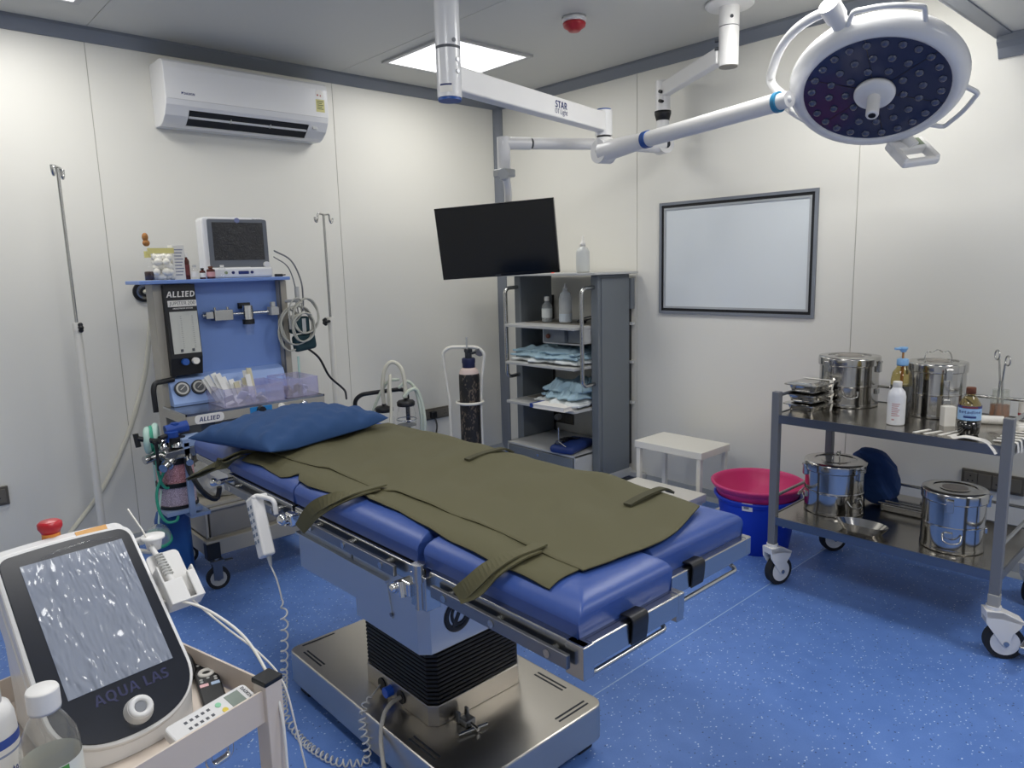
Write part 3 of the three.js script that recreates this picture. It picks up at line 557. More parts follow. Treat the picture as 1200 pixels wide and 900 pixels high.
  part(t, 'rail_clamp', [rod([nx - 0.03, 0.705, 2.17], [nx + 0.01, 0.705, 2.17], 0.012, 12), new THREE.SphereGeometry(0.017, 14, 10).translate(nx - 0.03, 0.71, 2.16), box(nx - 0.02, nx + 0.01, 0.69, 0.728, 2.15, 2.19, 0.006)], M.chrome);
  part(t, 'rail_clamp', [rod([nx - 0.03, 0.715, 1.665], [nx + 0.01, 0.715, 1.665], 0.01, 12), new THREE.SphereGeometry(0.014, 14, 10).translate(nx - 0.032, 0.712, 1.64), rod([nx - 0.03, 0.712, 1.64], [nx - 0.03, 0.72, 1.68], 0.008, 10)], M.chrome);
  // foot end: brackets, handles, straps
  part(t, 'end_bracket', [box(nx + 0.002, nx + 0.03, 0.682, 0.745, 3.225, 3.27, 0.002)], M.steel);
  part(t, 'end_bracket', [box(-2.48, -2.456, 0.685, 0.705, 3.22, 3.266, 0.002)], M.steel);
  part(t, 'end_handle', pipe([[nx + 0.03, 0.7, 3.235], [nx + 0.03, 0.684, 3.262], [-2.512, 0.684, 3.262], [-2.512, 0.7, 3.235]], 0.0052, 0.012), M.steel);
  part(t, 'end_handle', pipe([[-2.41, 0.7, 3.19], [-2.41, 0.684, 3.217], [-2.17, 0.684, 3.217], [-2.17, 0.7, 3.19]], 0.0052, 0.012), M.steel);
  part(t, 'hook_strap', [band([[-2.61, 0.752, 3.245], [-2.61, 0.752, 3.272], [-2.61, 0.72, 3.273], [-2.61, 0.7, 3.27]], [1, 0, 0], 0.046, 0.003)], M.black, 'black hook-and-loop strap');
  part(t, 'hook_strap', [band([[-2.33, 0.752, 3.19], [-2.33, 0.752, 3.216], [-2.33, 0.72, 3.217], [-2.33, 0.7, 3.214]], [1, 0, 0], 0.046, 0.003)], M.black, 'black hook-and-loop strap');
  // pads
  // padded section: domed top that falls away towards the outer edges
  const circ = (d, r) => { const k = 1 - Math.min(1, d / r); return Math.sqrt(Math.max(0, 1 - k * k)); };
  const pad = (x0, x1, z0, z1, e) => {   // e: [near, far, head, foot] edge kinds: 'o' outer, 'f' foot, 'i' inner
    const y0 = 0.742, H = 0.07, nxs = 40, nzs = 44, f = { o: d => 0.44 + 0.56 * circ(d, 0.07), f: d => 0.62 + 0.38 * circ(d, 0.055), i: d => 0.66 + 0.34 * circ(d, 0.024) };
    const sp = (t) => 0.5 - 0.5 * Math.cos(t * Math.PI), top = (x, z) => y0 + H * Math.min(f[e[0]](x - x0), f[e[1]](x1 - x), f[e[2]](z - z0), f[e[3]](z1 - z));
    const pos = [], uv = [], idx = []; for (let i = 0; i <= nxs; i++) for (let j = 0; j <= nzs; j++) { const x = x0 + (x1 - x0) * sp(i / nxs), z = z0 + (z1 - z0) * sp(j / nzs); pos.push(x, top(x, z), z); uv.push(x, z); }
    const id = (i, j) => i * (nzs + 1) + j; for (let i = 0; i < nxs; i++) for (let j = 0; j < nzs; j++) idx.push(id(i, j), id(i, j + 1), id(i + 1, j), id(i + 1, j), id(i, j + 1), id(i + 1, j + 1));
    const g = new THREE.BufferGeometry(); g.setAttribute('position', new THREE.Float32BufferAttribute(pos, 3)); g.setAttribute('uv', new THREE.Float32BufferAttribute(uv, 2)); g.setIndex(idx); g.computeVertexNormals();
    const wp = [], wi = [], ring = []; for (let j = 0; j <= nzs; j++) ring.push([0, j]); for (let i = 1; i <= nxs; i++) ring.push([i, nzs]); for (let j = nzs - 1; j >= 0; j--) ring.push([nxs, j]); for (let i = nxs - 1; i >= 1; i--) ring.push([i, 0]);
    const cxm = (x0 + x1) / 2, czm = (z0 + z1) / 2;
    for (const [i, j] of ring) { const k = id(i, j) * 3; wp.push(pos[k], pos[k + 1], pos[k + 2]); wp.push(pos[k] + Math.sign(cxm - pos[k]) * (i === 0 || i === nxs ? 0.004 : 0), y0, pos[k + 2] + Math.sign(czm - pos[k + 2]) * (j === 0 || j === nzs ? 0.004 : 0)); }
    const m = ring.length; for (let a = 0; a < m; a++) { const b = (a + 1) % m; wi.push(a * 2, a * 2 + 1, b * 2, b * 2, a * 2 + 1, b * 2 + 1); }
    const w0 = new THREE.BufferGeometry(); w0.setAttribute('position', new THREE.Float32BufferAttribute(wp, 3)); w0.setIndex(wi); const w = w0.toNonIndexed(); w.computeVertexNormals();
    return merge([g, w]);
  };
  const piping = (x0, x1, z0, z1, y) => tube(rr(x0 + 0.02, x1 - 0.02, z0 + 0.02, z1 - 0.02, 0.03).map(q => [q[0], y, q[1]]), 0.0025, 120, 5, true);
  for (const [n, a] of [['head_pad', [nx + 0.025, fx - 0.025, 1.305, 1.66, 'oofi']], ['back_pad', [nx + 0.016, fx - 0.016, 1.665, 2.14, 'ooii']], ['seat_pad', [nx + 0.016, fx - 0.016, 2.146, 2.758, 'ooii']], ['leg_pad', [nx + 0.016, -2.466, 2.782, 3.245, 'oiif']], ['leg_pad', [-2.459, fx - 0.02, 2.782, 3.195, 'ioif']]]) {
    const p = part(t, n, pad(a[0], a[1], a[2], a[3], a[4]), M.vinyl);
    part(p, 'pad_board', box(a[0] + 0.012, a[1] - 0.012, 0.73, 0.743, a[2] + 0.012, a[3] - 0.008), M.black);
    if (n === 'leg_pad') part(p, 'piping', tube([[a[0] + 0.05, 0.7885, a[3] - 0.003], [(a[0] + a[1]) / 2, 0.7915, a[3] - 0.005], [a[1] - 0.012, 0.7865, a[3] - 0.003]], 0.0022, 30, 6), M.vinyl);
  }
}
// ---- olive canvas sheet on the table
{
  const t = thing('canvas_sheet', 'olive green canvas transfer sheet with carrying straps lying on the operating table', 'sheet', [-2.43, 0.812, 2.5]);
  const wob = (x, z) => 0.0022 * Math.sin(x * 23 + z * 9) + 0.0025 * Math.sin(x * 7 - z * 17 + 1) + 0.002 * Math.sin(x * 41 + z * 31) * Math.sin(z * 6) + 0.003 * Math.max(0, Math.sin(z * 11 + x * 5)) ** 4;
  const lerpT = (T, z) => { for (let i = 0; i < T.length - 1; i++) if (z <= T[i + 1][0]) { const k = (z - T[i][0]) / (T[i + 1][0] - T[i][0]); return T[i][1] + (T[i + 1][1] - T[i][1]) * Math.max(0, k); } return T[T.length - 1][1]; };
  const far = [[1.6, -2.17], [1.74, -2.165], [2.01, -2.11], [2.33, -2.085], [2.7, -2.108], [2.91, -2.13], [3.2, -2.2]];
  const seam = [[1.579, -2.682], [1.902, -2.671], [2.113, -2.649], [2.144, -2.636], [2.416, -2.642], [2.487, -2.625], [2.91, -2.625], [3.021, -2.644], [3.193, -2.648]];
  const near = [[1.528, -2.745], [1.765, -2.742], [1.899, -2.735], [2.043, -2.74], [2.084, -2.73], [2.105, -2.709], [2.146, -2.733], [2.208, -2.737], [2.352, -2.722], [2.393, -2.712], [2.424, -2.688], [2.475, -2.698], [2.609, -2.695], [2.805, -2.717], [2.99, -2.727], [3.155, -2.729]];
  const circ = (q, r) => { const k = 1 - Math.max(0, Math.min(1, q / r)); return Math.sqrt(Math.max(0, 1 - k * k)); };
  const edgeY = (x, z) => 0.7425 + 0.07 * Math.min(0.44 + 0.56 * circ(x + 2.749, 0.07), 0.44 + 0.56 * circ(-2.103 - x, 0.07)) + 0.005;
  part(t, 'side_strip', sheet((s, u) => { const z = 1.76 + s * 1.395, xa = lerpT(near, z), xb = lerpT(seam, z) + 0.05, x = xa + (xb - xa) * u; return [x, edgeY(x, z) + 0.002 + Math.max(0, wob(x, z)) * 0.7 + (u < 0.2 ? 0.004 * Math.max(0, Math.sin(z * 21)) : 0), z]; }, 120, 10, 0.004), M.olive);
  const endZ = (x) => 3.166 + 0.02 * Math.sin((x + 2.65) / 0.45 * 3.1) - 0.03 * Math.max(0, (x + 2.42) / 0.2) ** 1.3;
  part(t, 'main_panel', sheet((s, u) => { const z0 = 1.74 + s * 1.43, xa = lerpT(seam, z0), xb = lerpT(far, z0), x = xa + (xb - xa) * u; const z = 1.74 + s * (endZ(x) - 1.74); return [x, edgeY(x, z) + 0.006 + Math.max(-0.0015, wob(x, z) * 1.25), z]; }, 140, 48, 0.004), M.olive);
  // carrying straps
  const strap = (z, ze, ye, tw) => {
    part(t, 'strap', [band([[-2.625, 0.829, z - 0.006], [-2.66, 0.831, z], [-2.72, 0.829, z - 0.005], [-2.758, 0.812, (z * 0.7 + ze * 0.3)], [-2.785, 0.78, (z * 0.35 + ze * 0.65)], [-2.8, ye, ze]], [0.35, 0.1, 1], 0.034, 0.004), band([[-2.65, 0.8265, z + 0.008], [-2.71, 0.826, z + 0.008], [-2.754, 0.806, (z * 0.7 + ze * 0.3) + 0.01], [-2.78, 0.772, (z * 0.35 + ze * 0.65) + 0.012], [-2.798, ye, ze + 0.004]], [0.35, 0.1, 1], 0.032, 0.004)], M.olive);
  };
  strap(3.035, 2.965, 0.753); strap(2.43, 2.275, 0.715);
  part(t, 'strap', [band([[-2.70, 0.828, 1.78], [-2.745, 0.824, 1.76], [-2.785, 0.79, 1.69], [-2.802, 0.74, 1.56], [-2.808, 0.69, 1.43]], [0.3, 0.5, 1], 0.034, 0.004), band([[-2.745, 0.818, 1.775], [-2.78, 0.785, 1.71], [-2.797, 0.735, 1.58], [-2.806, 0.69, 1.435]], [0.3, 0.5, 1], 0.032, 0.004)], M.olive);
  for (const z of [2.39, 3.0]) part(t, 'strap', [band([[-2.31, 0.829, z + 0.006], [-2.27, 0.833, z + 0.004], [-2.21, 0.834, z], [-2.15, 0.83, z - 0.004], [-2.115, 0.812, z - 0.006]], [0, 0, 1], 0.022, 0.006)], M.oliveDark);
}
// ---- pillow
{
  const nu = 44, nv = 36, hw = 0.272, hd = 0.205, g = new THREE.BufferGeometry(), pos = [], idx = [];
  const P = (a, b, top) => {
    const ea = 1 - Math.pow(Math.abs(a), 2.6), eb = 1 - Math.pow(Math.abs(b), 2.6), k = Math.pow(Math.max(0, ea * eb), 0.45);
    const pin = 1 - 0.075 * (1 - Math.abs(a * a)) * Math.abs(b) ** 3, pin2 = 1 - 0.06 * (1 - b * b) * Math.abs(a) ** 3;
    const wr = 0.006 * Math.sin(a * 9 + b * 14) * k * (Math.abs(a) + Math.abs(b)) + 0.005 * Math.sin(a * 21 - b * 8) * k * Math.abs(b) + 0.004 * Math.sin(a * 34 + b * 19) * k * b * b + 0.005 * Math.sin(b * 25 + a * 3) * Math.abs(a) ** 2 * k;
    const lift = 0.035 * Math.max(0, Math.abs(a) - 0.6);
    return top ? [a * hw * pin2, 0.02 + lift + k * 0.078 + wr, b * hd * pin] : [a * hw * pin2, Math.max(0.002, 0.02 + lift - k * 0.018 - lift * k), b * hd * pin];
  };
  for (let l = 0; l < 2; l++) for (let i = 0; i <= nu; i++) for (let j = 0; j <= nv; j++) { const f = (t) => Math.sin((t - 0.5) * Math.PI); pos.push(...P(f(i / nu), f(j / nv), l === 0)); }
  const N = (nu + 1) * (nv + 1), id = (l, i, j) => l * N + i * (nv + 1) + j;
  for (let i = 0; i < nu; i++) for (let j = 0; j < nv; j++) { idx.push(id(0, i, j), id(0, i, j + 1), id(0, i + 1, j), id(0, i + 1, j), id(0, i, j + 1), id(0, i + 1, j + 1)); idx.push(id(1, i, j), id(1, i + 1, j), id(1, i, j + 1), id(1, i + 1, j), id(1, i + 1, j + 1), id(1, i, j + 1)); }
  g.setAttribute('position', new THREE.Float32BufferAttribute(pos, 3)); g.setIndex(idx); g.computeVertexNormals();
  const t = thing('pillow', 'dark blue cloth pillow at the head of the operating table', 'pillow', [-2.525, 0.826, 1.69], { local: true, yaw: 0.28 });
  part(t, 'cover', g, M.navyCloth);
}
// ---- hand control hooked on the rail
{
  const t = thing('hand_control', 'white wired hand control hooked on the table side rail', 'hand control', [-2.83, 0.69, 2.08], { local: true });
  const lo = (g) => { g.rotateZ(-0.06); g.rotateX(-0.5); return g; };   // long axis tilts
  part(t, 'body', lo(box(-0.018, 0.018, -0.1, 0.075, -0.026, 0.026, 0.007)), M.white);
  part(t, 'hook', [pipe([[0.0, 0.05, -0.03], [0.0, 0.078, -0.02], [0.03, 0.072, 0.045], [0.03, 0.03, 0.05]], 0.007, 0.02), lo(box(-0.016, 0.03, 0.066, 0.078, -0.03, 0.03, 0.005))], M.white);
  const k = []; for (let i = 0; i < 6; i++) { k.push(lo(box(-0.0195, -0.0175, 0.042 - i * 0.02, 0.052 - i * 0.02, -0.018, -0.006, 0.001))); k.push(lo(box(-0.0195, -0.0175, 0.042 - i * 0.02, 0.052 - i * 0.02, 0.004, 0.016, 0.001))); }
  part(t, 'keys', k, mat({ color: 0x7b8796, roughness: 0.5 }));
  part(t, 'strain_relief', rod([0, -0.082, 0.045], [0, -0.115, 0.052], 0.008, 10, 0.004), M.lightGrey);
  // coiled cord
  const path = new THREE.CatmullRomCurve3([[-2.83, 0.577, 2.13], [-2.822, 0.53, 2.15], [-2.815, 0.44, 2.16], [-2.81, 0.3, 2.13], [-2.8, 0.16, 2.08], [-2.79, 0.05, 2.05], [-2.785, 0.014, 2.1], [-2.785, 0.014, 2.22], [-2.755, 0.014, 2.33], [-2.7, 0.014, 2.37], [-2.695, 0.06, 2.37], [-2.694, 0.12, 2.352], [-2.67, 0.163, 2.336], [-2.63, 0.172, 2.32], [-2.6, 0.178, 2.306]].map(v3));
  const pp = [], N = 1500, tmp = new THREE.Vector3(), L = path.getLength();
  for (let i = 0; i <= N; i++) {
    const u = i / N, p = path.getPointAt(u), tg = path.getTangentAt(u), a = new THREE.Vector3(0.31, 0.4, 0.86), e1 = a.sub(tg.clone().multiplyScalar(a.dot(tg))).normalize(), e2 = tg.clone().cross(e1);
    const dens = u < 0.32 ? 26 : 62, s = u * L, amp = (u < 0.09 || u > 0.965) ? 0.0 : 0.0095 * Math.min(1, (u - 0.09) * 30, (0.965 - u) * 30);
    tmp.phase = u < 0.32 ? s * 2 * Math.PI * 26 : (0.32 * L * 26 + (s - 0.32 * L) * 48) * 2 * Math.PI;
    p.addScaledVector(e1, Math.cos(tmp.phase) * amp).addScaledVector(e2, Math.sin(tmp.phase) * amp); pp.push(p);
  }
  const cg = sweep(pp, 0.0026, 6); cg.translate(2.83, -0.69, -2.08);
  part(t, 'coiled_cord', cg, mat({ color: 0xd9d8d4, roughness: 0.4 }));
}
single('floor_cable', 'pale grey cable running from the table column to the floor', 'cable', [-2.6, 0, 2.41], tube([[-2.597, 0.181, 2.407], [-2.63, 0.185, 2.415], [-2.67, 0.165, 2.43], [-2.705, 0.1, 2.47], [-2.73, 0.02, 2.56], [-2.74, 0.009, 2.75], [-2.7, 0.009, 3.1]], 0.0065, 60), mat({ color: 0xb9b5ab, roughness: 0.45 }));
{
  const t = thing('rail_clamp', 'small steel clamp with a T-bar lying on the table base', 'clamp', [-2.5, 0.15, 2.63]);
  part(t, 'jaw', [box(-2.525, -2.49, 0.151, 0.17, 2.585, 2.62, 0.004), box(-2.527, -2.518, 0.151, 0.185, 2.575, 2.59, 0.003), box(-2.497, -2.488, 0.151, 0.185, 2.575, 2.59, 0.003)], M.darkSteel);
  part(t, 'screw', rod([-2.508, 0.16, 2.61], [-2.512, 0.16, 2.655], 0.006, 10), M.steel);
  part(t, 't_bar', rod([-2.562, 0.158, 2.632], [-2.475, 0.158, 2.65], 0.005, 10), M.steel);
}
// ================= ANAESTHESIA MACHINE =================
function caster(parent, x, z, r, w, fork, tyre, hubm, yaw = 0) {
  const g = (a) => { a.rotateY(yaw); a.translate(x, 0, z); return a; };
  const wheel = part(parent, 'caster_wheel', g(rod([-w / 2, r, 0], [w / 2, r, 0], r, 28)), tyre);
  part(wheel, 'hub', g(rod([-w / 2 - 0.002, r, 0], [w / 2 + 0.002, r, 0], r * 0.7, 24)), hubm);
  part(wheel, 'axle', g(rod([-w / 2 - 0.008, r, 0], [w / 2 + 0.008, r, 0], r * 0.2, 12)), M.darkSteel);
  return g;
}
{
  const t = thing('anaesthesia_machine', 'blue and beige anaesthesia machine with gauges and flow tubes on casters', 'anaesthesia machine', [-2.31, 0, 0.68]);
  const x0 = -2.6, x1 = -2.0;
  part(t, 'base', [box(x0, x1, 0.163, 0.235, 0.42, 0.9, 0.004)], M.beige);
  for (const x of [x0, x1 - 0.055]) part(t, 'corner_bumper', box(x - 0.002, x + 0.057, 0.15, 0.225, 0.86, 0.904, 0.004), M.black);
  for (const [x, z, y] of [[-2.555, 0.87, 0.25], [-2.05, 0.87, -0.2], [-2.555, 0.47, 0.1], [-2.05, 0.47, 0]]) {
    const g = caster(t, x, z, 0.05, 0.026, null, M.rubber, M.lightGrey, Math.PI / 2 * 0 + 1.15 + y);
    part(t, 'caster_fork', [g(box(-0.02, -0.016, 0.045, 0.13, -0.02, 0.02, 0.002)), g(box(0.016, 0.02, 0.045, 0.13, -0.02, 0.02, 0.002)), g(box(-0.02, 0.02, 0.125, 0.135, -0.03, 0.03, 0.002)), g(rod([0, 0.13, 0], [0, 0.165, 0], 0.014, 12)), g(box(-0.012, 0.012, 0.118, 0.126, 0.02, 0.07, 0.003))], M.darkSteel);
  }
  const cab = part(t, 'drawer_cabinet', [box(x0 + 0.012, x1 - 0.012, 0.236, 0.245, 0.46, 0.875), box(x0 + 0.012, x0 + 0.024, 0.236, 0.395, 0.46, 0.875, 0.002), box(x1 - 0.024, x1 - 0.012, 0.236, 0.395, 0.46, 0.875, 0.002), box(x0 + 0.012, x1 - 0.012, 0.385, 0.4, 0.46, 0.885, 0.003), box(x0 + 0.012, x1 - 0.012, 0.236, 0.395, 0.46, 0.47)], M.beige);
  const dr = part(t, 'drawer', box(x0 + 0.03, x1 - 0.028, 0.247, 0.382, 0.5, 0.882, 0.003), M.beigeDark);
  part(dr, 'drawer_lip', box(x0 + 0.03, x1 - 0.028, 0.37, 0.384, 0.88, 0.893, 0.003), M.beige);
  // posts
  for (const [a, b] of [[-2.625, -2.572], [-2.035, -1.995]]) { const p = part(t, 'post', box(a, b, 0.235, 1.365, 0.5, 0.6, 0.004), M.beige); part(p, 'post_edge', box(a < -2.3 ? b - 0.006 : a, a < -2.3 ? b : a + 0.006, 0.82, 1.36, 0.6, 0.606), M.slateDark); }
  part(t, 'back_panel', [box(-2.572, -2.035, 0.9, 1.366, 0.535, 0.56)], M.mblue);
  part(t, 'lower_back', [box(-2.572, -2.035, 0.24, 0.9, 0.52, 0.53)], M.beigeDark);
  part(t, 'gauge_panel', [extX([[0.56, 0.945], [0.61, 0.93], [0.655, 0.825], [0.65, 0.812], [0.56, 0.812]], -2.6, -2.05, 0.002)], M.mblueLight);
  for (const x of [-2.553, -2.478]) {
    const n = new THREE.Vector3(0, 0.394, 0.919), c = [x, 0.887, 0.632], o = (k) => [c[0], c[1] + n.y * k, c[2] + n.z * k];
    const gg = part(t, 'pressure_gauge', rod(o(-0.005), o(0.012), 0.034, 28), M.black);
    part(gg, 'dial', rod(o(0.011), o(0.0128), 0.028, 28), mat({ color: 0xb8b8b4, roughness: 0.4 }));
    part(gg, 'dial_centre', rod(o(0.012), o(0.0135), 0.02, 24), mat({ color: 0x55585c, roughness: 0.4 }));
    part(gg, 'needle', [rod([c[0] - 0.01, c[1] + 0.0005, c[2] + 0.016], [c[0] + 0.012, c[1] + 0.016, c[2] + 0.008], 0.0012, 5)], M.paper);
  }
  // worktop
  const wx0 = -2.632, wx1 = -1.985;
  part(t, 'worktop', box(wx0, wx1, 0.766, 0.808, 0.6, 0.9, 0.004), M.beige);
  part(t, 'worktop_plate', box(wx0 + 0.012, wx1 - 0.012, 0.808, 0.81, 0.61, 0.89), M.steel);
  part(t, 'worktop_rim', [box(wx0, wx1, 0.806, 0.816, 0.895, 0.9), box(wx0, wx0 + 0.005, 0.806, 0.816, 0.6, 0.9), box(wx1 - 0.005, wx1, 0.806, 0.816, 0.6, 0.9)], M.steel);
  part(t, 'worktop_support', [box(-2.56, -2.5, 0.7, 0.767, 0.55, 0.86), box(-2.09, -2.03, 0.7, 0.767, 0.55, 0.86)], M.slateDark);
  const ov = part(t, 'name_plate', tr(ext(roundRect(0.125, 0.04, 0.019), 0.002), -2.535, 0.787, 0.9), M.paper, 'white oval maker plate');
  const allied = (s) => { const g = text('ALLIED', s); g.applyMatrix4(new THREE.Matrix4().makeShear(0, 0, 0.15, 0, 0, 0)); return g; };
  part(ov, 'lettering', tr(allied(0.019), -2.535, 0.787, 0.902), M.print);
  const bl = part(t, 'control_label', box(-2.355, -2.252, 0.769, 0.805, 0.9, 0.902), mat({ color: 0x2a86c8, roughness: 0.4 }));
  part(bl, 'control_knob', rod([-2.306, 0.788, 0.902], [-2.306, 0.788, 0.925], 0.019, 22, 0.017), M.black);
  part(t, 'white_knob', [rod([-2.207, 0.789, 0.9], [-2.207, 0.789, 0.908], 0.016, 20), rod([-2.207, 0.789, 0.908], [-2.207, 0.789, 0.918], 0.008, 14)], M.paper);
  part(t, 'gas_fitting', [rod([-2.1, 0.788, 0.9], [-2.1, 0.788, 0.935], 0.011, 14), rod([-2.1, 0.788, 0.91], [-2.1, 0.788, 0.922], 0.016, 6)], M.chrome);
  // flowmeter block
  const fm = part(t, 'flowmeter_block', [extX([[0.55, 1.362], [0.62, 1.362], [0.64, 1.03], [0.622, 0.95], [0.55, 0.945]], -2.588, -2.448, 0.003)], M.black);
  const slope = (y) => 0.62 + (1.362 - y) / 0.332 * 0.02;
  const onF = (g, x, y, d = 0.0005) => { g.rotateX(-0.06); g.translate(x, y, slope(y) + d); return g; };
  part(fm, 'lettering', onF(allied(0.0265), -2.514, 1.318), M.paper);
  const pl = part(fm, 'model_plate', onF(ext(roundRect(0.125, 0.028, 0.002), 0.001), -2.512, 1.276), M.paper);
  { const jt = text('JUPITER 200', 0.0148, 0.0006, fontR); jt.computeBoundingBox(); part(pl, 'lettering', onF(jt, -2.512, 1.276, 0.0012), M.black); }
  part(fm, 'lettering', onF(text('ANAESTHESIA SYSTEM', 0.006), -2.512, 1.254), M.paper);
  part(fm, 'tube_window', onF(box(-0.06, 0.06, -0.095, 0.095, -0.002, 0.0012), -2.512, 1.145), mat({ color: 0xc9cac2, roughness: 0.3 }));
  for (const x of [-2.537, -2.487]) {
    const tb = part(fm, 'flow_tube', onF(rod([0, -0.09, 0.004], [0, 0.09, 0.004], 0.005, 10), x, 1.145), M.glass);
    const tk = []; for (let k = 0; k < 16; k++) tk.push(onF(box(0.008, 0.014, -0.0008, 0.0008, 0, 0.0006), x, 1.075 + k * 0.0095, 0.0012));
    part(tb, 'scale', tk, M.printGrey);
    part(tb, 'float', onF(rod([0, -0.006, 0.004], [0, 0.006, 0.004], 0.006, 8), x, 1.064), M.printGrey);
  }
  part(fm, 'oxygen_knob', onF(rod([0, 0, 0], [0, 0, 0.022], 0.015, 18), -2.532, 1.012), mat({ color: 0x2456a8, roughness: 0.35 }), 'blue knob');
  part(fm, 'air_knob', onF(rod([0, 0, 0], [0, 0, 0.022], 0.015, 18), -2.486, 1.013), M.paper, 'white knob');
  // vaporiser bar
  part(t, 'manifold_bar', [rod([-2.42, 1.212, 0.6], [-2.06, 1.212, 0.6], 0.009, 14)], M.steel);
  part(t, 'manifold_block', [box(-2.41, -2.375, 1.196, 1.23, 0.575, 0.625, 0.003)], M.steel);
  part(t, 'manifold_block', [box(-2.372, -2.285, 1.185, 1.236, 0.57, 0.628, 0.003), rod([-2.36, 1.235, 0.6], [-2.36, 1.248, 0.6], 0.006, 8), rod([-2.3, 1.235, 0.6], [-2.3, 1.248, 0.6], 0.006, 8)], M.steel);
  part(t, 'manifold_block', [box(-2.095, -2.055, 1.195, 1.235, 0.575, 0.625, 0.003), box(-2.085, -2.065, 1.235, 1.26, 0.59, 0.61, 0.002)], M.lightGrey);
  const vb = part(t, 'bubble_valve', [vcyl(-2.207, 0.61, 0.024, 1.182, 1.25, 20), vcyl(-2.207, 0.61, 0.026, 1.2, 1.206, 20), vcyl(-2.207, 0.61, 0.026, 1.225, 1.231, 20)], M.chrome);
  part(vb, 'collar', [vcyl(-2.207, 0.61, 0.028, 1.16, 1.183, 20), box(-2.235, -2.18, 1.235, 1.262, 0.555, 0.58)], M.black);
  part(vb, 'glass_cup', vcyl(-2.207, 0.61, 0.022, 1.108, 1.16, 18), M.glass);
  part(t, 'panel_edge', [box(-2.572, -2.56, 0.94, 1.36, 0.56, 0.6)], M.slateDark);
  // top shelf
  part(t, 'top_shelf', box(-2.69, -2.0, 1.366, 1.382, 0.44, 0.66, 0.003), M.mblue);
  // push handle
  part(t, 'push_handle', pipe([[-2.58, 0.935, 0.62], [-2.665, 0.93, 0.63], [-2.675, 0.9, 0.635], [-2.675, 0.8, 0.64]], 0.012, 0.02, 8), M.black);
  // absorber: valve block, canisters, bracket
  const cx = -2.672, cz = 0.9;
  part(t, 'valve_block', [extZ([[-2.73, 0.655], [-2.6, 0.66], [-2.6, 0.7], [-2.72, 0.69]], 0.86, 1.0, 0.003), box(-2.72, -2.56, 0.672, 0.7, 0.86, 0.94, 0.004)], M.steel);
  part(t, 'valve_port', [rod([-2.7, 0.675, 0.93], [-2.79, 0.665, 0.95], 0.017, 14)], M.steel); part(t, 'valve_port', [rod([-2.69, 0.655, 0.98], [-2.745, 0.637, 1.03], 0.018, 14), rod([-2.715, 0.647, 1.003], [-2.722, 0.644, 1.01], 0.024, 14)], M.steel); part(t, 'valve_port', [rod([-2.63, 0.66, 0.99], [-2.65, 0.648, 1.06], 0.014, 14)], M.steel);
  for (const [x, y, z] of [[-2.7, 0.695, 0.91], [-2.655, 0.7, 0.95]]) part(t, 'valve_dome', [lathe([[0.03, 0], [0.03, 0.01], [0.024, 0.018], [0.018, 0.03], [0.008, 0.036], [0, 0.037]], x, y, z, 18)], M.chrome);
  part(t, 'lever', [box(-2.755, -2.742, 0.62, 0.74, 0.98, 0.99, 0.003), rod([-2.75, 0.735, 0.97], [-2.735, 0.745, 0.99], 0.012, 8)], M.black);
  for (const [y0, y1, col, s] of [[0.548, 0.628, [196, 138, 140], 120], [0.45, 0.53, [178, 160, 172], 120]]) {
    const cn = part(t, 'canister', vcyl(cx, cz, 0.074, y0, y1, 36), mat({ color: 0xffffff, map: (() => { const g = granule(...col, s); g.repeat.set(2.2, 0.55); return g; })(), roughness: 0.25, clearcoat: 0.5 }), 'clear canister of pink granules');
    part(cn, 'rim', vcyl(cx, cz, 0.08, y1, y1 + 0.012, 32), M.black); part(cn, 'rim', vcyl(cx, cz, 0.08, y0 - 0.012, y0, 32), M.black);
  }
  part(t, 'canister_cap', vcyl(cx, cz, 0.082, 0.64, 0.656, 32), M.black);
  part(t, 'bracket_post', [box(-2.672, -2.648, 0.4, 0.72, 0.985, 1.0, 0.002), box(-2.672, -2.59, 0.395, 0.41, 0.86, 1.0), box(-2.76, -2.618, 0.418, 0.436, 0.86, 0.99, 0.002), box(-2.675, -2.58, 0.7, 0.735, 0.9, 1.0, 0.002)], M.mbluegrey);
  part(t, 'black_hose', tube([[-2.655, 0.645, 1.0], [-2.65, 0.59, 1.03], [-2.628, 0.53, 1.05], [-2.595, 0.485, 1.05], [-2.565, 0.47, 1.05], [-2.552, 0.49, 1.045], [-2.548, 0.51, 1.045]], 0.011, 40, 8), M.black);
  part(t, 'regulator', [rod([-2.65, 0.76, 0.9], [-2.56, 0.77, 0.9], 0.024, 18), rod([-2.61, 0.765, 0.9], [-2.61, 0.79, 0.9], 0.018, 14), rod([-2.635, 0.72, 0.93], [-2.635, 0.76, 0.93], 0.026, 16)], mat({ color: 0x20479a, roughness: 0.4 }), 'blue regulator');
  part(t, 'regulator_base', [rod([-2.63, 0.7, 0.94], [-2.63, 0.738, 0.94], 0.034, 18), rod([-2.7, 0.745, 0.95], [-2.65, 0.75, 0.93], 0.01, 10)], M.black);
  part(t, 'coil_hose', [new THREE.TorusGeometry(0.045, 0.013, 8, 28).rotateY(1.2).translate(-2.735, 0.735, 0.9), new THREE.TorusGeometry(0.045, 0.013, 8, 28).rotateY(1.2).translate(-2.7, 0.742, 0.885)], M.paleGreen);
  part(t, 'green_coil', [new THREE.TorusGeometry(0.044, 0.012, 8, 28).rotateY(1.2).translate(-2.718, 0.738, 0.893)], M.green);
  part(t, 'coil_hanger', [rod([-2.78, 0.755, 0.93], [-2.7, 0.73, 0.95], 0.011, 8), rod([-2.78, 0.72, 0.93], [-2.785, 0.775, 0.925], 0.011, 8)], M.black);
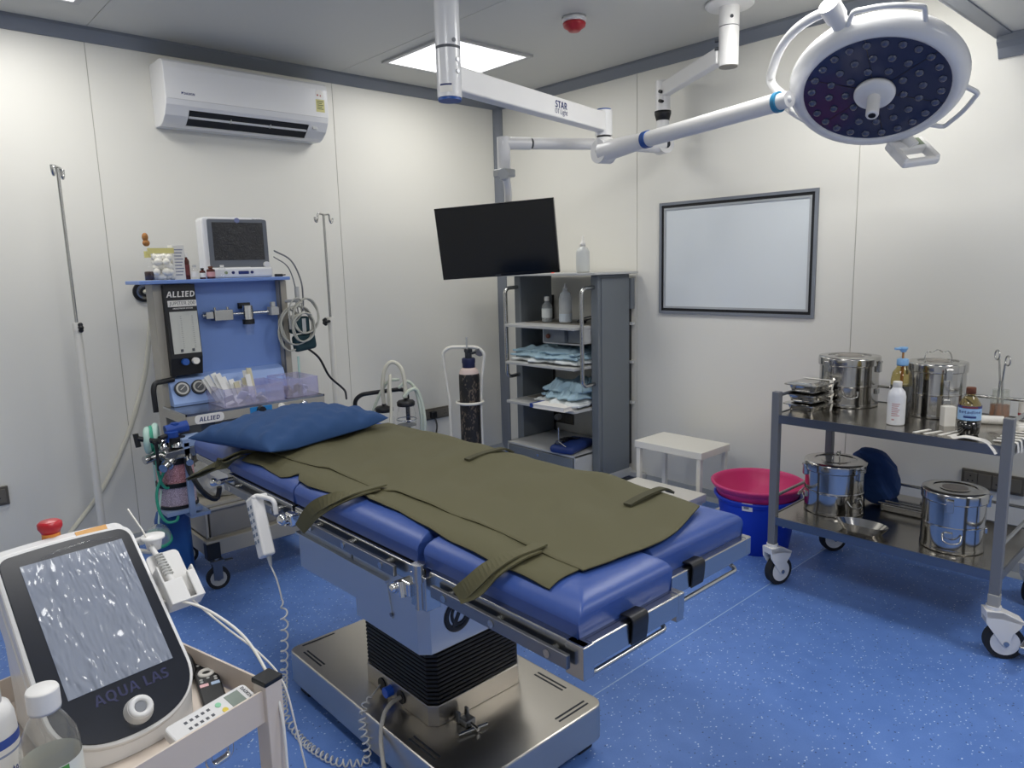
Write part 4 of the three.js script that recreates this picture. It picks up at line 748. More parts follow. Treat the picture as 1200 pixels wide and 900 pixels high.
  part(t, 'green_tubing', [tube([[-2.735, 0.7, 0.93], [-2.74, 0.64, 0.95], [-2.735, 0.57, 0.96], [-2.715, 0.535, 0.96], [-2.695, 0.55, 0.955], [-2.7, 0.62, 0.95], [-2.73, 0.58, 0.955], [-2.755, 0.52, 0.96], [-2.755, 0.45, 0.97], [-2.735, 0.4, 0.98], [-2.7, 0.395, 0.985], [-2.69, 0.41, 0.985]], 0.006, 90, 8)], M.green);
  part(t, 'side_pipe', rod([-2.725, 0.3, 0.84], [-2.725, 0.66, 0.84], 0.011, 10), M.paleGreen);
  const shift = { valve_block: 0.035, valve_port: 0.035, valve_dome: 0.035, lever: 0.035, canister: 0.025, canister_cap: 0.025, black_hose: 0.025, regulator: 0.07, regulator_base: 0.06, coil_hose: 0.055, green_coil: 0.055, coil_hanger: 0.055, green_tubing: 0.04, side_pipe: 0.03, bracket_post: 0.012 };
  for (const o of t.children) if (o.name in shift) o.position.x -= shift[o.name];
}
// blue cylinder next to the machine
{
  const x = -2.71, z = 0.83, t = thing('gas_cylinder', 'blue gas cylinder standing under the absorber canisters', 'gas cylinder', [x, 0, z]);
  part(t, 'body', lathe([[0, 0], [0.065, 0], [0.071, 0.012], [0.071, 0.36], [0.06, 0.395], [0.03, 0.405], [0, 0.405]], x, 0, z, 32), M.tank);
  part(t, 'valve', vcyl(x, z, 0.014, 0.4, 0.415, 12), M.darkSteel);
}
// breathing mask and bag hanging
{
  const t = thing('breathing_mask', 'clear breathing mask with a green rim hanging beside the blue cylinder', 'mask', [-2.8, 0.32, 0.93], { local: true });
  part(t, 'cup', rX(lathe([[0.05, 0], [0.046, 0.03], [0.032, 0.055], [0.014, 0.065], [0.012, 0.08]], 0, 0, 0, 24), 0.5), M.frost);
  part(t, 'rim', rX(new THREE.TorusGeometry(0.047, 0.009, 8, 28).rotateX(Math.PI / 2), 0.5), M.green);
  part(t, 'strap', tube([[0, 0.075, 0.03], [0.01, 0.12, 0.02], [0.03, 0.19, 0], [0.055, 0.25, -0.02], [0.065, 0.27, -0.02]], 0.004), M.paleGreen);
}
{ // white bag on the drawer
  const g = new THREE.IcosahedronGeometry(1, 4), p = g.attributes.position;
  for (let i = 0; i < p.count; i++) { const v = new THREE.Vector3().fromBufferAttribute(p, i), k = 1 + 0.1 * Math.sin(v.x * 7 + v.y * 5) * Math.sin(v.z * 6 + v.y * 3) + 0.05 * Math.sin(v.x * 17 + v.z * 13 + v.y * 15); v.multiplyScalar(k); const pw = (a, e) => Math.sign(a) * Math.pow(Math.abs(a), e); p.setXYZ(i, pw(v.x, 0.7) * 0.12, Math.max(-0.085, pw(v.y, 0.7) * 0.09), pw(v.z, 0.7) * 0.1); }
  g.computeVertexNormals();
  single('plastic_bag', 'crumpled white plastic bag on the machine drawer cabinet', 'bag', [-2.45, 0.4, 0.75], g.translate(0, 0.085, 0), mat({ color: 0xdcdcd6, roughness: 0.4, transmission: 0.15, thickness: 0 }), { local: true });
}
// patient monitor on the shelf
{
  const t = thing('patient_monitor', 'white patient monitor with a grey framed dark screen on the blue shelf', 'monitor', [-2.215, 1.382, 0.545], { local: true, yaw: -0.06 });
  part(t, 'casing', [ext(roundRect(0.305, 0.285, 0.025), 0.1, 0.01).translate(0, 0.145, -0.08), box(-0.145, 0.16, 0, 0.05, -0.07, 0.045, 0.012), box(-0.12, 0.12, 0.03, 0.22, -0.11, -0.07, 0.02)], M.whiteGloss);
  const s = part(t, 'bezel', [ext(roundRect(0.282, 0.225, 0.012), 0.006, 0.002).translate(0.012, 0.165, 0.018)], mat({ color: 0x6b7078, roughness: 0.35 }));
  part(s, 'bezel_foot', [ext(shapeOf([[-0.13, 0.06], [0.05, 0.06], [0.075, 0.035], [0.15, 0.035], [0.15, 0.09], [-0.13, 0.09]]), 0.005).translate(0, 0, 0.0185)], mat({ color: 0x6b7078, roughness: 0.35 }));
  part(t, 'screen', box(-0.108, 0.132, 0.085, 0.262, 0.02, 0.0255), mat({ color: 0x2a2b2e, roughness: 0.15, bumpMap: mott, bumpScale: 0.002 }), 'dark screen under wrinkled film');
  part(t, 'alarm_light', rod([0.01, 0.272, 0.02], [0.01, 0.272, 0.028], 0.012, 18), mat({ color: 0x7d86b0, roughness: 0.3 }));
  part(t, 'dial_knob', rod([0.135, 0.062, 0.02], [0.135, 0.062, 0.042], 0.014, 20), M.white);
  part(t, 'connector', [0, 1].map(k => rod([-0.035 + k * 0.09, 0.026, 0.04], [-0.035 + k * 0.09, 0.026, 0.05], 0.007, 12)), M.print);
  part(t, 'connector_bar', box(-0.01, 0.04, 0.018, 0.033, 0.044, 0.05, 0.003), M.navy);
  part(t, 'connector_green', rod([-0.068, 0.026, 0.04], [-0.068, 0.026, 0.05], 0.007, 12), mat({ color: 0x8a9a6a, roughness: 0.5 }));
  part(t, 'lettering', tr(text('SmartSigns', 0.007), 0.11, 0.277, 0.0205), M.printGrey);
}
// bottles and boxes on the shelf
const shelfY = 1.382;
function vial(name, label, x, z, r, h, body, cap, capc, o = {}) {
  const t = thing(name, label, o.cat || 'vial', [x, o.y ?? shelfY, z], { local: true, group: o.group });
  part(t, 'body', lathe([[0, 0], [r, 0], [r, h * 0.68], [r * 0.92, h * 0.74], [r * 0.45, h * 0.8], [r * 0.45, h * 0.86], [0, h * 0.86]], 0, 0, 0, 20), body);
  part(t, 'cap', vcyl(0, 0, r * 0.55, h * 0.84, h, 16), capc);
  if (cap) part(t, 'label_band', new THREE.CylinderGeometry(r * 1.01, r * 1.01, h * 0.4, 20, 1, true).translate(0, h * 0.36, 0), cap);
  return t;
}
vial('medicine_bottle', 'tiny dark bottle with a white label beside the cotton bag', -2.40, 0.6, 0.013, 0.05, M.amber, M.paper, M.black, { cat: 'bottle' });
vial('medicine_bottle', 'small dark red bottle with a pink label in front of the monitor', -2.362, 0.6, 0.019, 0.058, M.amber, mat({ color: 0xcf9c9c, roughness: 0.6 }), M.brown, { cat: 'bottle' });
vial('medicine_bottle', 'small clear bottle with a white cap at the monitor corner', -2.312, 0.61, 0.016, 0.062, M.glass, null, M.paper, { cat: 'bottle' });
vial('medicine_bottle', 'small white labelled vial between the tall carton and the dark bottle', -2.435, 0.6, 0.015, 0.065, M.glass, M.paper, M.lightGrey, { cat: 'bottle' });
vial('medicine_bottle', 'slim dark red bottle behind the tall white carton', -2.462, 0.585, 0.012, 0.12, M.amber, mat({ color: 0x6a2a2a, roughness: 0.5 }), M.paper, { cat: 'bottle' });
{
  const t = thing('medicine_carton', 'tall white printed carton on the blue shelf', 'carton', [-2.5, shelfY, 0.575], { local: true, yaw: 0.15 });
  part(t, 'box', box(-0.028, 0.028, 0, 0.155, -0.02, 0.02, 0.001), M.paper);
  const l = []; for (let k = 0; k < 9; k++) l.push(box(-0.02, 0.012 + (k % 3) * 0.004, 0.02 + k * 0.014, 0.025 + k * 0.014, 0.02, 0.0205)); part(t, 'print', l, mat({ color: 0x8d8f9e, roughness: 0.7 }));
  const b = thing('cotton_bag', 'clear bag of white cotton balls with a yellow header on the shelf', 'cotton bag', [-2.572, shelfY, 0.6], { local: true });
  const balls = [];
  for (let k = 0; k < 34; k++) balls.push(new THREE.IcosahedronGeometry(0.015 + rnd() * 0.003, 1).translate((rnd() - 0.5) * 0.075, 0.015 + Math.floor(k / 7) * 0.021 + rnd() * 0.004, (rnd() - 0.5) * 0.05));
  const cb = part(b, 'cotton', balls, mat({ color: 0xefece2, roughness: 0.9 })); cb.userData.kind = 'stuff';
  part(b, 'film', box(-0.056, 0.056, 0.001, 0.125, -0.042, 0.042, 0.025), M.glass);
  part(b, 'header', box(-0.055, 0.055, 0.118, 0.142, -0.003, 0.003), mat({ color: 0xd8cf86, roughness: 0.5 }), 'yellow card header');
  const br = thing('brush_bottle', 'slender clear bottle with a brown stopper on the shelf end', 'bottle', [-2.622, shelfY, 0.575], { local: true });
  part(br, 'bottle', lathe([[0, 0], [0.021, 0], [0.022, 0.06], [0.012, 0.085], [0.01, 0.15], [0.012, 0.152]], 0, 0, 0, 20), M.glass);
  part(br, 'liquid', lathe([[0, 0.002], [0.0195, 0.002], [0.02, 0.035], [0.018, 0.04], [0, 0.041]], 0, 0, 0, 18), mat({ color: 0x3a1f1a, roughness: 0.3 }));
  part(br, 'label_band', new THREE.CylinderGeometry(0.0135, 0.0135, 0.028, 14, 1, true).translate(0, 0.115, 0), mat({ color: 0xd8cf86, roughness: 0.5 }));
  part(br, 'stopper', [new THREE.IcosahedronGeometry(0.015, 2).translate(0, 0.165, 0), new THREE.IcosahedronGeometry(0.013, 2).scale(1, 1.5, 1).translate(-0.002, 0.19, 0)], M.cork);
  const ad = thing('cable_plug', 'small black cable plug on the right end of the shelf', 'cable', [-2.03, shelfY, 0.62], { local: true });
  part(ad, 'plug', [box(-0.03, 0.01, 0.001, 0.014, -0.008, 0.008, 0.004)], M.black); part(ad, 'lead', rod([0.01, 0.008, 0], [0.024, 0.009, 0.004], 0.003, 6), M.black);
}
// organiser trays with supplies on the worktop
{
  const box5 = (w, h, d, th) => [box(-w / 2, w / 2, 0, th, -d / 2, d / 2), box(-w / 2, -w / 2 + th, 0, h, -d / 2, d / 2, 0.001), box(w / 2 - th, w / 2, 0, h, -d / 2, d / 2, 0.001), box(-w / 2, w / 2, 0, h, -d / 2, -d / 2 + th, 0.001), box(-w / 2, w / 2, 0, h, d / 2 - th, d / 2, 0.001)];
  const mk = (label, x, z, w, d, h) => { const t = thing('organiser_tray', label, 'tray', [x, 0.811, z], { local: true, group: 'clear organisers on the anaesthesia machine' }); part(t, 'walls', box5(w, h, d, 0.003), M.lilac); part(t, 'divider', [box(-0.0015, 0.0015, 0.002, h * 0.9, -d / 2 + 0.003, d / 2 - 0.003)], M.lilac); return t; };
  mk('clear lilac organiser tray with white packets beside the gauges', -2.31, 0.755, 0.28, 0.22, 0.085);
  mk('clear lilac organiser tray with brown and silver packets, at the right end of the worktop', -2.065, 0.735, 0.16, 0.22, 0.09);
  const pk = [mat({ color: 0xe9e9e6, roughness: 0.5 }), mat({ color: 0xcfd4e6, roughness: 0.5 }), mat({ color: 0xc9c3a8, roughness: 0.6 }), mat({ color: 0x7b665c, roughness: 0.5 })];
  let cnt = 0;
  const packet = (label, cat, x, y, z, w, h, th, m, rx, rz, ry) => { const q = single('supply_packet', label, cat, [x, y, z], box(-w / 2, w / 2, 0, h, -th / 2, th / 2, 0.001).rotateX(rx).rotateZ(rz).rotateY(ry), m, { local: true, group: 'sealed supply packets in the organiser' }); cnt++; };
  for (let k = 0; k < 14; k++) packet('sealed syringe packet standing upright in the lilac organiser', 'packet', -2.42 + k * 0.0125, 0.82, 0.71 + (k % 4) * 0.018, 0.026, 0.115 + 0.03 * Math.sin(k * 0.55 + 0.3), 0.005, pk[(k % 3 === 1 && k > 3) ? 2 : 0], -0.35 + (k % 4) * 0.05, 0.34 - k * 0.035 + (k % 2) * 0.06, 0.2);
  for (let k = 0; k < 7; k++) packet('small white packet lying in the lilac organiser', 'packet', -2.41 + (k % 4) * 0.055, 0.816 + Math.floor(k / 4) * 0.018, 0.82 - (k % 2) * 0.02, 0.045, 0.04, 0.007, pk[k % 3 === 2 ? 1 : 0], -1.0 + (k % 3) * 0.25, 0.3 - (k % 5) * 0.15, k * 0.7);
  for (let k = 0; k < 5; k++) packet('small brown packet in the organiser at the worktop end', 'packet', -2.115 + (k % 3) * 0.028, 0.816 + (k > 2 ? 0.012 : 0), 0.8 - (k % 2) * 0.03, 0.03, 0.045, 0.008, pk[3], -0.7 + (k % 3) * 0.3, 0.3 - k * 0.12, k * 0.9);
  for (let k = 0; k < 4; k++) packet('small silver packet in the organiser at the worktop end', 'packet', -2.035 + (k % 2) * 0.025, 0.816 + (k > 1 ? 0.02 : 0), 0.79 - (k % 2) * 0.03, 0.03, 0.035, 0.006, pk[1], -1.0 + (k % 3) * 0.2, 0.2, k * 0.8);
}
// blood-pressure cuff and cables hanging at the right post
{
  const t = thing('cuff_and_cables', 'bundle of grey monitor cables with a dark green pressure cuff hanging on the machine', 'cables', [-1.96, 1.24, 0.62], { local: true });
  const coil = (cx, cy, cz, rx, ry, turns, r, ph) => { const pts = []; for (let k = 0; k <= turns * 14; k++) { const a = k / 14 * Math.PI * 2 + ph, j = Math.floor(k / 14); pts.push([cx + Math.cos(a) * (rx + 0.006 * Math.sin(a * 2.3 + j)), cy + Math.sin(a) * (ry + 0.008 * Math.cos(a * 1.7 + j * 2)), cz + 0.012 * Math.sin(a * 0.6 + j)]); } return tube(pts, r, turns * 48, 6); };
  const grey = mat({ color: 0xb3b2a8, roughness: 0.45 });
  part(t, 'cable_coil', [coil(-0.015, -0.1, 0.02, 0.085, 0.1, 3, 0.005, 0.4), coil(0.03, -0.06, 0.035, 0.07, 0.085, 2, 0.005, 1.9), coil(-0.045, -0.13, 0.01, 0.065, 0.1, 2, 0.004, 2.6), coil(0.01, -0.11, 0.045, 0.06, 0.075, 2, 0.0045, 0.9), coil(-0.02, -0.02, 0.03, 0.035, 0.06, 1, 0.004, 0)], grey);
  part(t, 'lead', [tube([[-0.07, 0.27, -0.05], [-0.01, 0.22, 0], [0.025, 0.12, 0.02], [0.03, 0.02, 0.02], [0.02, -0.03, 0.03]], 0.004, 40, 6), tube([[-0.075, 0.24, -0.05], [-0.03, 0.19, 0], [-0.005, 0.1, 0.01], [0, 0, 0.01], [0, -0.06, 0.02]], 0.003, 40, 6)], mat({ color: 0x6e7074, roughness: 0.5 }));
  part(t, 'cuff', [box(-0.05, 0.055, -0.145, -0.06, -0.01, 0.03, 0.014), box(-0.06, 0.06, -0.235, -0.15, -0.01, 0.035, 0.018).rotateZ(0.12)], mat({ color: 0x1f3b42, roughness: 0.85 }), 'dark green cuff');
  part(t, 'cuff_patch', [box(0.01, 0.03, -0.14, -0.07, 0.03, 0.032), box(-0.06, -0.035, -0.12, -0.05, 0.028, 0.034, 0.003)], M.lightGrey);
  part(t, 'trailing_lead', tube([[0.03, -0.22, 0.02], [0.09, -0.28, 0.03], [0.14, -0.38, 0.03], [0.22, -0.45, 0.0], [0.3, -0.5, -0.1], [0.36, -0.56, -0.2]], 0.006, 40, 6), M.black);
  part(t, 'hook', [rod([-0.05, 0.02, -0.03], [0.0, 0.02, 0.03], 0.008, 8), rod([0.0, 0.0, 0.02], [0.0, 0.09, 0.02], 0.012, 10)], M.lightGrey);
  part(t, 'drain_tube', [rod([-0.02, -0.26, 0.02], [-0.02, -0.42, 0.02], 0.006, 8)], M.paleGreen);
}
// ================= DRIP STANDS =================
function dripStand(label, x, z, top, joint, knobSide) {
  const t = thing('drip_stand', label, 'drip stand', [x, 0, z], { group: 'drip stands by the left wall' });
  part(t, 'outer_pole', vcyl(x, z, 0.0165, 0.12, joint, 18), M.ivory);
  part(t, 'inner_pole', vcyl(x, z, 0.007, joint, top, 12), M.steel);
  const k = part(t, 'clamp_knob', [rod([x + knobSide * 0.012, joint - 0.02, z + 0.01], [x + knobSide * 0.04, joint - 0.02, z + 0.02], 0.008, 10)], M.black);
  const lob = []; for (let i = 0; i < 5; i++) { const a = i / 5 * 6.283; lob.push(new THREE.SphereGeometry(0.011, 8, 6).translate(x + knobSide * 0.045, joint - 0.02 + Math.sin(a) * 0.013, z + 0.02 + Math.cos(a) * 0.013)); } part(k, 'knob_grip', lob, M.black);
  part(t, 'collar', vcyl(x, z, 0.019, joint - 0.035, joint + 0.003, 18), M.ivory);
  return t;
}
{
  const t = dripStand('tall drip stand with two hooks against the wall left of the machine', -2.873, 0.3, 1.885, 1.2, 0.2), x = -2.873, z = 0.3;
  const hk = (dx, dz) => pipe([[x, 1.885, z], [x + dx, 1.885 - 0.0, z + dz], [x + dx * 1.05, 1.85, z + dz * 1.05], [x + dx * 1.35, 1.842, z + dz * 1.35], [x + dx * 1.6, 1.862, z + dz * 1.6], [x + dx * 1.62, 1.885, z + dz * 1.62]], 0.006, 0.012, 8);
  part(t, 'hook', hk(-0.022, 0.045), M.steel); part(t, 'hook', hk(0.022, -0.045), M.steel);
  for (let i = 0; i < 5; i++) { const a = i / 5 * 6.283 + 0.5, l = part(t, 'leg', rod([x, 0.13, z], [x + Math.cos(a) * 0.24, 0.065, z + Math.sin(a) * 0.24], 0.014, 10, 0.011), M.ivory); part(l, 'caster', [rod([x + Math.cos(a) * 0.24 - 0.01, 0.025, z + Math.sin(a) * 0.24], [x + Math.cos(a) * 0.24 + 0.01, 0.025, z + Math.sin(a) * 0.24], 0.025, 14), vcyl(x + Math.cos(a) * 0.24, z + Math.sin(a) * 0.24, 0.008, 0.03, 0.07, 8)], M.black); }
  part(t, 'hub', vcyl(x, z, 0.028, 0.1, 0.16, 16), M.ivory);
}
{
  const x = -1.602, z = 0.3, t = dripStand('shorter drip stand with two curled hooks between the machine and the suction unit', x, z, 1.718, 1.14, -1);
  const hk = (s) => pipe([[x, 1.716, z], [x + s * 0.045, 1.722, z - s * 0.02], [x + s * 0.047, 1.69, z - s * 0.02], [x + s * 0.057, 1.672, z - s * 0.024], [x + s * 0.068, 1.68, z - s * 0.028], [x + s * 0.07, 1.7, z - s * 0.029]], 0.0055, 0.012, 8);
  part(t, 'hook', hk(-1), M.steel); part(t, 'hook', hk(1), M.steel);
  for (let i = 0; i < 5; i++) { const a = i / 5 * 6.283 + 0.2, l = part(t, 'leg', rod([x, 0.13, z], [x + Math.cos(a) * 0.24, 0.065, z + Math.sin(a) * 0.24], 0.014, 10, 0.011), M.ivory); part(l, 'caster', [rod([x + Math.cos(a) * 0.24 - 0.01, 0.025, z + Math.sin(a) * 0.24], [x + Math.cos(a) * 0.24 + 0.01, 0.025, z + Math.sin(a) * 0.24], 0.025, 14), vcyl(x + Math.cos(a) * 0.24, z + Math.sin(a) * 0.24, 0.008, 0.03, 0.07, 8)], M.black); }
  part(t, 'hub', vcyl(x, z, 0.028, 0.1, 0.16, 16), M.ivory);
}
// ================= SUCTION UNIT =================
{
  const t = thing('suction_unit', 'suction machine with two lidded glass jars, cream tubes and a black handle', 'suction machine', [-1.36, 0, 0.64]);
  part(t, 'body', box(-1.56, -1.16, 0.09, 0.43, 0.5, 0.82, 0.02), M.ivory);
  part(t, 'top_panel', box(-1.55, -1.17, 0.43, 0.445, 0.51, 0.81, 0.004), mat({ color: 0x3f8fd0, roughness: 0.4 }), 'light blue top');
  part(t, 'handle', pipe([[-1.58, 0.3, 0.52], [-1.58, 0.69, 0.55], [-1.55, 0.72, 0.57], [-1.42, 0.735, 0.66], [-1.34, 0.74, 0.71], [-1.34, 0.4, 0.71]], 0.012, 0.05, 10), M.black);
  for (const [x, z, y] of [[-1.475, 0.68, 0.445], [-1.385, 0.76, 0.445]]) {
    const dy = x < -1.4 ? 0 : 0.03;
    const j = part(t, 'jar', [lathe([[0, 0], [0.05, 0], [0.053, 0.01], [0.053, 0.14 + dy], [0.046, 0.165 + dy], [0.042, 0.185 + dy]], x, y, z, 28)], M.glass);
    part(j, 'lid', [lathe([[0, 0], [0.047, 0], [0.05, 0.006], [0.05, 0.022], [0.042, 0.03], [0.012, 0.034], [0.012, 0.045], [0, 0.045]], x, y + 0.18 + dy, z, 28)], M.black, 'black rubber lid');
    part(j, 'fluid_scale', [vcyl(x, z, 0.0535, y + 0.1, y + 0.104, 24), vcyl(x, z, 0.0535, y + 0.06, y + 0.064, 24)], mat({ color: 0x6d7072, roughness: 0.5 }));
  }
  part(t, 'tubing', [tube([[-1.475, 0.665, 0.68], [-1.48, 0.76, 0.68], [-1.465, 0.86, 0.69], [-1.43, 0.9, 0.71], [-1.395, 0.87, 0.74], [-1.385, 0.79, 0.76], [-1.385, 0.69, 0.76]], 0.011, 60, 8), tube([[-1.455, 0.66, 0.7], [-1.46, 0.74, 0.71], [-1.45, 0.83, 0.72], [-1.47, 0.76, 0.74], [-1.48, 0.66, 0.76], [-1.5, 0.56, 0.77]], 0.009, 60, 8)], M.tubing);
  part(t, 'outlet_tubing', [tube([[-1.4, 0.71, 0.77], [-1.37, 0.74, 0.78], [-1.33, 0.74, 0.79], [-1.305, 0.66, 0.8], [-1.3, 0.56, 0.81], [-1.3, 0.46, 0.8]], 0.011, 50, 8), tube([[-1.41, 0.76, 0.74], [-1.37, 0.79, 0.76], [-1.33, 0.74, 0.78], [-1.315, 0.6, 0.8], [-1.31, 0.46, 0.79]], 0.009, 50, 8), tube([[-1.5, 0.45, 0.62], [-1.53, 0.58, 0.63], [-1.5, 0.7, 0.66], [-1.45, 0.79, 0.69], [-1.4, 0.8, 0.72]], 0.008, 40, 8)], mat({ color: 0xc5cdbd, roughness: 0.4 }));
  part(t, 'rail_ring', [new THREE.TorusGeometry(0.056, 0.003, 6, 28).rotateX(Math.PI / 2).translate(-1.385, 0.58, 0.76)], M.chrome);
  for (const [x, z] of [[-1.52, 0.54], [-1.2, 0.54], [-1.52, 0.78], [-1.2, 0.78]]) part(t, 'wheel', [rod([x - 0.012, 0.04, z], [x + 0.012, 0.04, z], 0.04, 16), vcyl(x, z, 0.012, 0.05, 0.095, 8)], M.rubber);
  t.position.x -= 0.04;
}
// ================= OXYGEN CYLINDER ON TROLLEY =================
{
  const x = -0.758, z = 0.5, t = thing('oxygen_cylinder', 'worn black gas cylinder with a pink-white shoulder and blue collar', 'gas cylinder', [x, 0.05, z]);
  const worn = noiseTex(256, 256, (() => { const a = valueNoise(256, 18), b = valueNoise(256, 60), c = valueNoise(256, 7); return (u, v) => { const k = a(u, v) * 0.5 + b(u, v) * 0.5; if (k > 0.64) return [104, 92, 80]; if (k > 0.57) return [62, 56, 51]; const q = 26 + c(u, v) * 14; return [q, q - 1, q]; }; })());
  part(t, 'body', lathe([[0, 0], [0.06, 0], ...Array.from({ length: 30 }, (_, i) => [0.066, 0.012 + i / 29 * 0.653]), [0.064, 0.68]], x, 0.052, z, 36), mat({ color: 0xffffff, map: worn, roughness: 0.6 }), 'worn black paint');
  part(t, 'shoulder', lathe([[0.064, 0.68], [0.056, 0.705], [0.044, 0.718], [0, 0.72]], x, 0.052, z, 36), mat({ color: 0xd8c4bd, roughness: 0.6 }));
  part(t, 'collar', lathe([[0, 0.715], [0.038, 0.715], [0.04, 0.72], [0.04, 0.745], [0.043, 0.75], [0.043, 0.775], [0.038, 0.78], [0, 0.78]], x, 0.052, z, 28), mat({ color: 0x17224c, roughness: 0.5 }), 'dark blue collar');
  part(t, 'valve', [vcyl(x, z, 0.022, 0.83, 0.87, 12), rod([x - 0.02, 0.855, z], [x + 0.05, 0.868, z + 0.03], 0.009, 10), box(x - 0.02, x + 0.02, 0.868, 0.89, z - 0.02, z + 0.02, 0.005), ], M.dark); part(t, 'flow_indicator', vcyl(x - 0.01, z, 0.006, 0.885, 0.965, 10), M.lightGrey);
  part(t, 'gauge', [rod([x + 0.06, 0.868, z + 0.03], [x + 0.052, 0.866, z + 0.055], 0.026, 20)], M.darkSteel);
}
{
  const x = -0.758, z = 0.5, d = [0.731, 0.682], t = thing('cylinder_trolley', 'white tube trolley that holds the black gas cylinder', 'cylinder trolley', [x, 0, z]);
  const q = (s, y, o = 0) => [x + d[0] * s - d[1] * o * -1 * -1, y, z + d[1] * s + d[0] * o * -1];
  part(t, 'frame', [pipe([q(-0.1, 0.06, 0.03), q(-0.1, 0.55, 0.03), q(-0.12, 0.72, 0.03), q(-0.135, 0.87, 0.03), q(-0.09, 0.905, 0.03), q(0.09, 0.9, 0.03), q(0.135, 0.86, 0.03), q(0.11, 0.7, 0.03), q(0.1, 0.55, 0.03), q(0.1, 0.06, 0.03)], 0.011, 0.05, 8)], M.ivory);
  part(t, 'hoop', [new THREE.TorusGeometry(0.085, 0.009, 8, 32).rotateX(Math.PI / 2).translate(x, 0.545, z)], M.ivory);
  part(t, 'hoop', [new THREE.TorusGeometry(0.085, 0.009, 8, 32).rotateX(Math.PI / 2).translate(x, 0.2, z)], M.ivory);
  part(t, 'foot_plate', [vcyl(x, z, 0.1, 0.035, 0.051, 24)], M.ivory);
  for (const s of [-1, 1]) part(t, 'wheel', rod(q(s * 0.12, 0.05, 0.03), q(s * 0.15, 0.05, 0.03), 0.05, 18), M.rubber);
}
// ================= EQUIPMENT RACK =================
{
  const t = thing('equipment_rack', 'grey equipment rack with shelves, drawer and chrome handles in the corner', 'rack', [-0.27, 0, 0.88]);
  part(t, 'base', [box(-0.46, -0.03, 0.045, 0.1, 0.5, 1.24, 0.006), box(-0.05, -0.01, 0.04, 0.075, 0.48, 1.34, 0.004), box(-0.47, -0.43, 0.04, 0.075, 0.48, 1.3, 0.004)], M.lightGrey);
  for (const [x, z] of [[-0.45, 0.52], [-0.06, 0.52], [-0.45, 1.27], [-0.06, 1.3]]) part(t, 'caster', [rod([x, 0.022, z - 0.012], [x, 0.022, z + 0.012], 0.022, 14)], M.rubber);
  // side panels: hollow channel with a raised front face
  for (const [z0, z1, s] of [[0.5, 0.56, -1], [1.175, 1.232, 1]]) {
    const p = part(t, 'side_panel', box(-0.345, -0.045, 0.085, 1.336, z0, z1, 0.006), M.slate);
    part(p, 'panel_face', box(-0.318, -0.055, 0.1, 1.318, s > 0 ? z1 - 0.002 : z0 - 0.01, s > 0 ? z1 + 0.008 : z0 + 0.002, 0.006), M.slate);
    part(p, 'back_strip', box(-0.045, -0.02, 0.12, 1.2, z0 + 0.01, z1 - 0.005), M.black);
  }
  part(t, 'hinge_box', box(-0.05, -0.015, 1.12, 1.31, 1.21, 1.25, 0.003), M.slate);
  part(t, 'top_board', box(-0.43, -0.02, 1.338, 1.352, 0.42, 1.28, 0.003), M.lightGrey);
  for (const y of [1.033, 0.79, 0.53]) {
    const s = part(t, 'shelf', [box(-0.5, -0.03, y - 0.018, y, 0.565, 1.172, 0.003)], M.lightGrey);
    part(s, 'shelf_tray', [box(-0.34, -0.08, y, y + 0.004, 0.6, 1.165)], M.beigeDark);
    part(s, 'rear_lip', box(-0.04, -0.012, y - 0.014, y + 0.004, 0.565, 1.25, 0.002), M.lightGrey);
  }
  part(t, 'drawer_cabinet', [box(-0.5, -0.03, 0.1, 0.25, 0.565, 0.575), box(-0.5, -0.03, 0.1, 0.25, 1.165, 1.172), box(-0.5, -0.03, 0.236, 0.25, 0.565, 1.172, 0.002), box(-0.05, -0.03, 0.1, 0.25, 0.565, 1.172), box(-0.5, -0.03, 0.1, 0.108, 0.565, 1.172)], M.lightGrey);
  const d = part(t, 'drawer', box(-0.506, -0.06, 0.11, 0.232, 0.58, 1.158, 0.003), M.slate);
  part(d, 'lock', rod([-0.506, 0.205, 0.86], [-0.512, 0.205, 0.86], 0.009, 14), M.chrome);
  part(d, 'drawer_pull', pipe([[-0.505, 0.16, 0.83], [-0.525, 0.16, 0.83], [-0.525, 0.16, 0.92], [-0.505, 0.16, 0.92]], 0.005, 0.008, 8), M.chrome);
  const md = part(t, 'small_drawer_case', [box(-0.42, -0.06, 0.918, 0.926, 0.84, 1.17), box(-0.42, -0.06, 0.918, 1.015, 0.838, 0.846), box(-0.42, -0.1, 0.918, 1.015, 1.162, 1.17)], M.lightGrey);
  const sd = part(t, 'small_drawer', box(-0.425, -0.08, 0.928, 1.013, 0.848, 1.03, 0.003), M.slate);
  part(sd, 'wooden_knob', new THREE.SphereGeometry(0.015, 14, 10).translate(-0.437, 0.965, 0.9), M.brown, 'brown knob');
  part(t, 'small_drawer', box(-0.4, -0.08, 0.928, 1.013, 1.034, 1.16, 0.003), M.slate);
  for (const z of [0.53, 1.2]) part(t, 'handle', pipe([[-0.34, 1.265, z], [-0.43, 1.262, z], [-0.455, 1.24, z], [-0.455, 0.7, z], [-0.43, 0.675, z], [-0.34, 0.68, z]], 0.0125, 0.05, 10), M.steel);
}
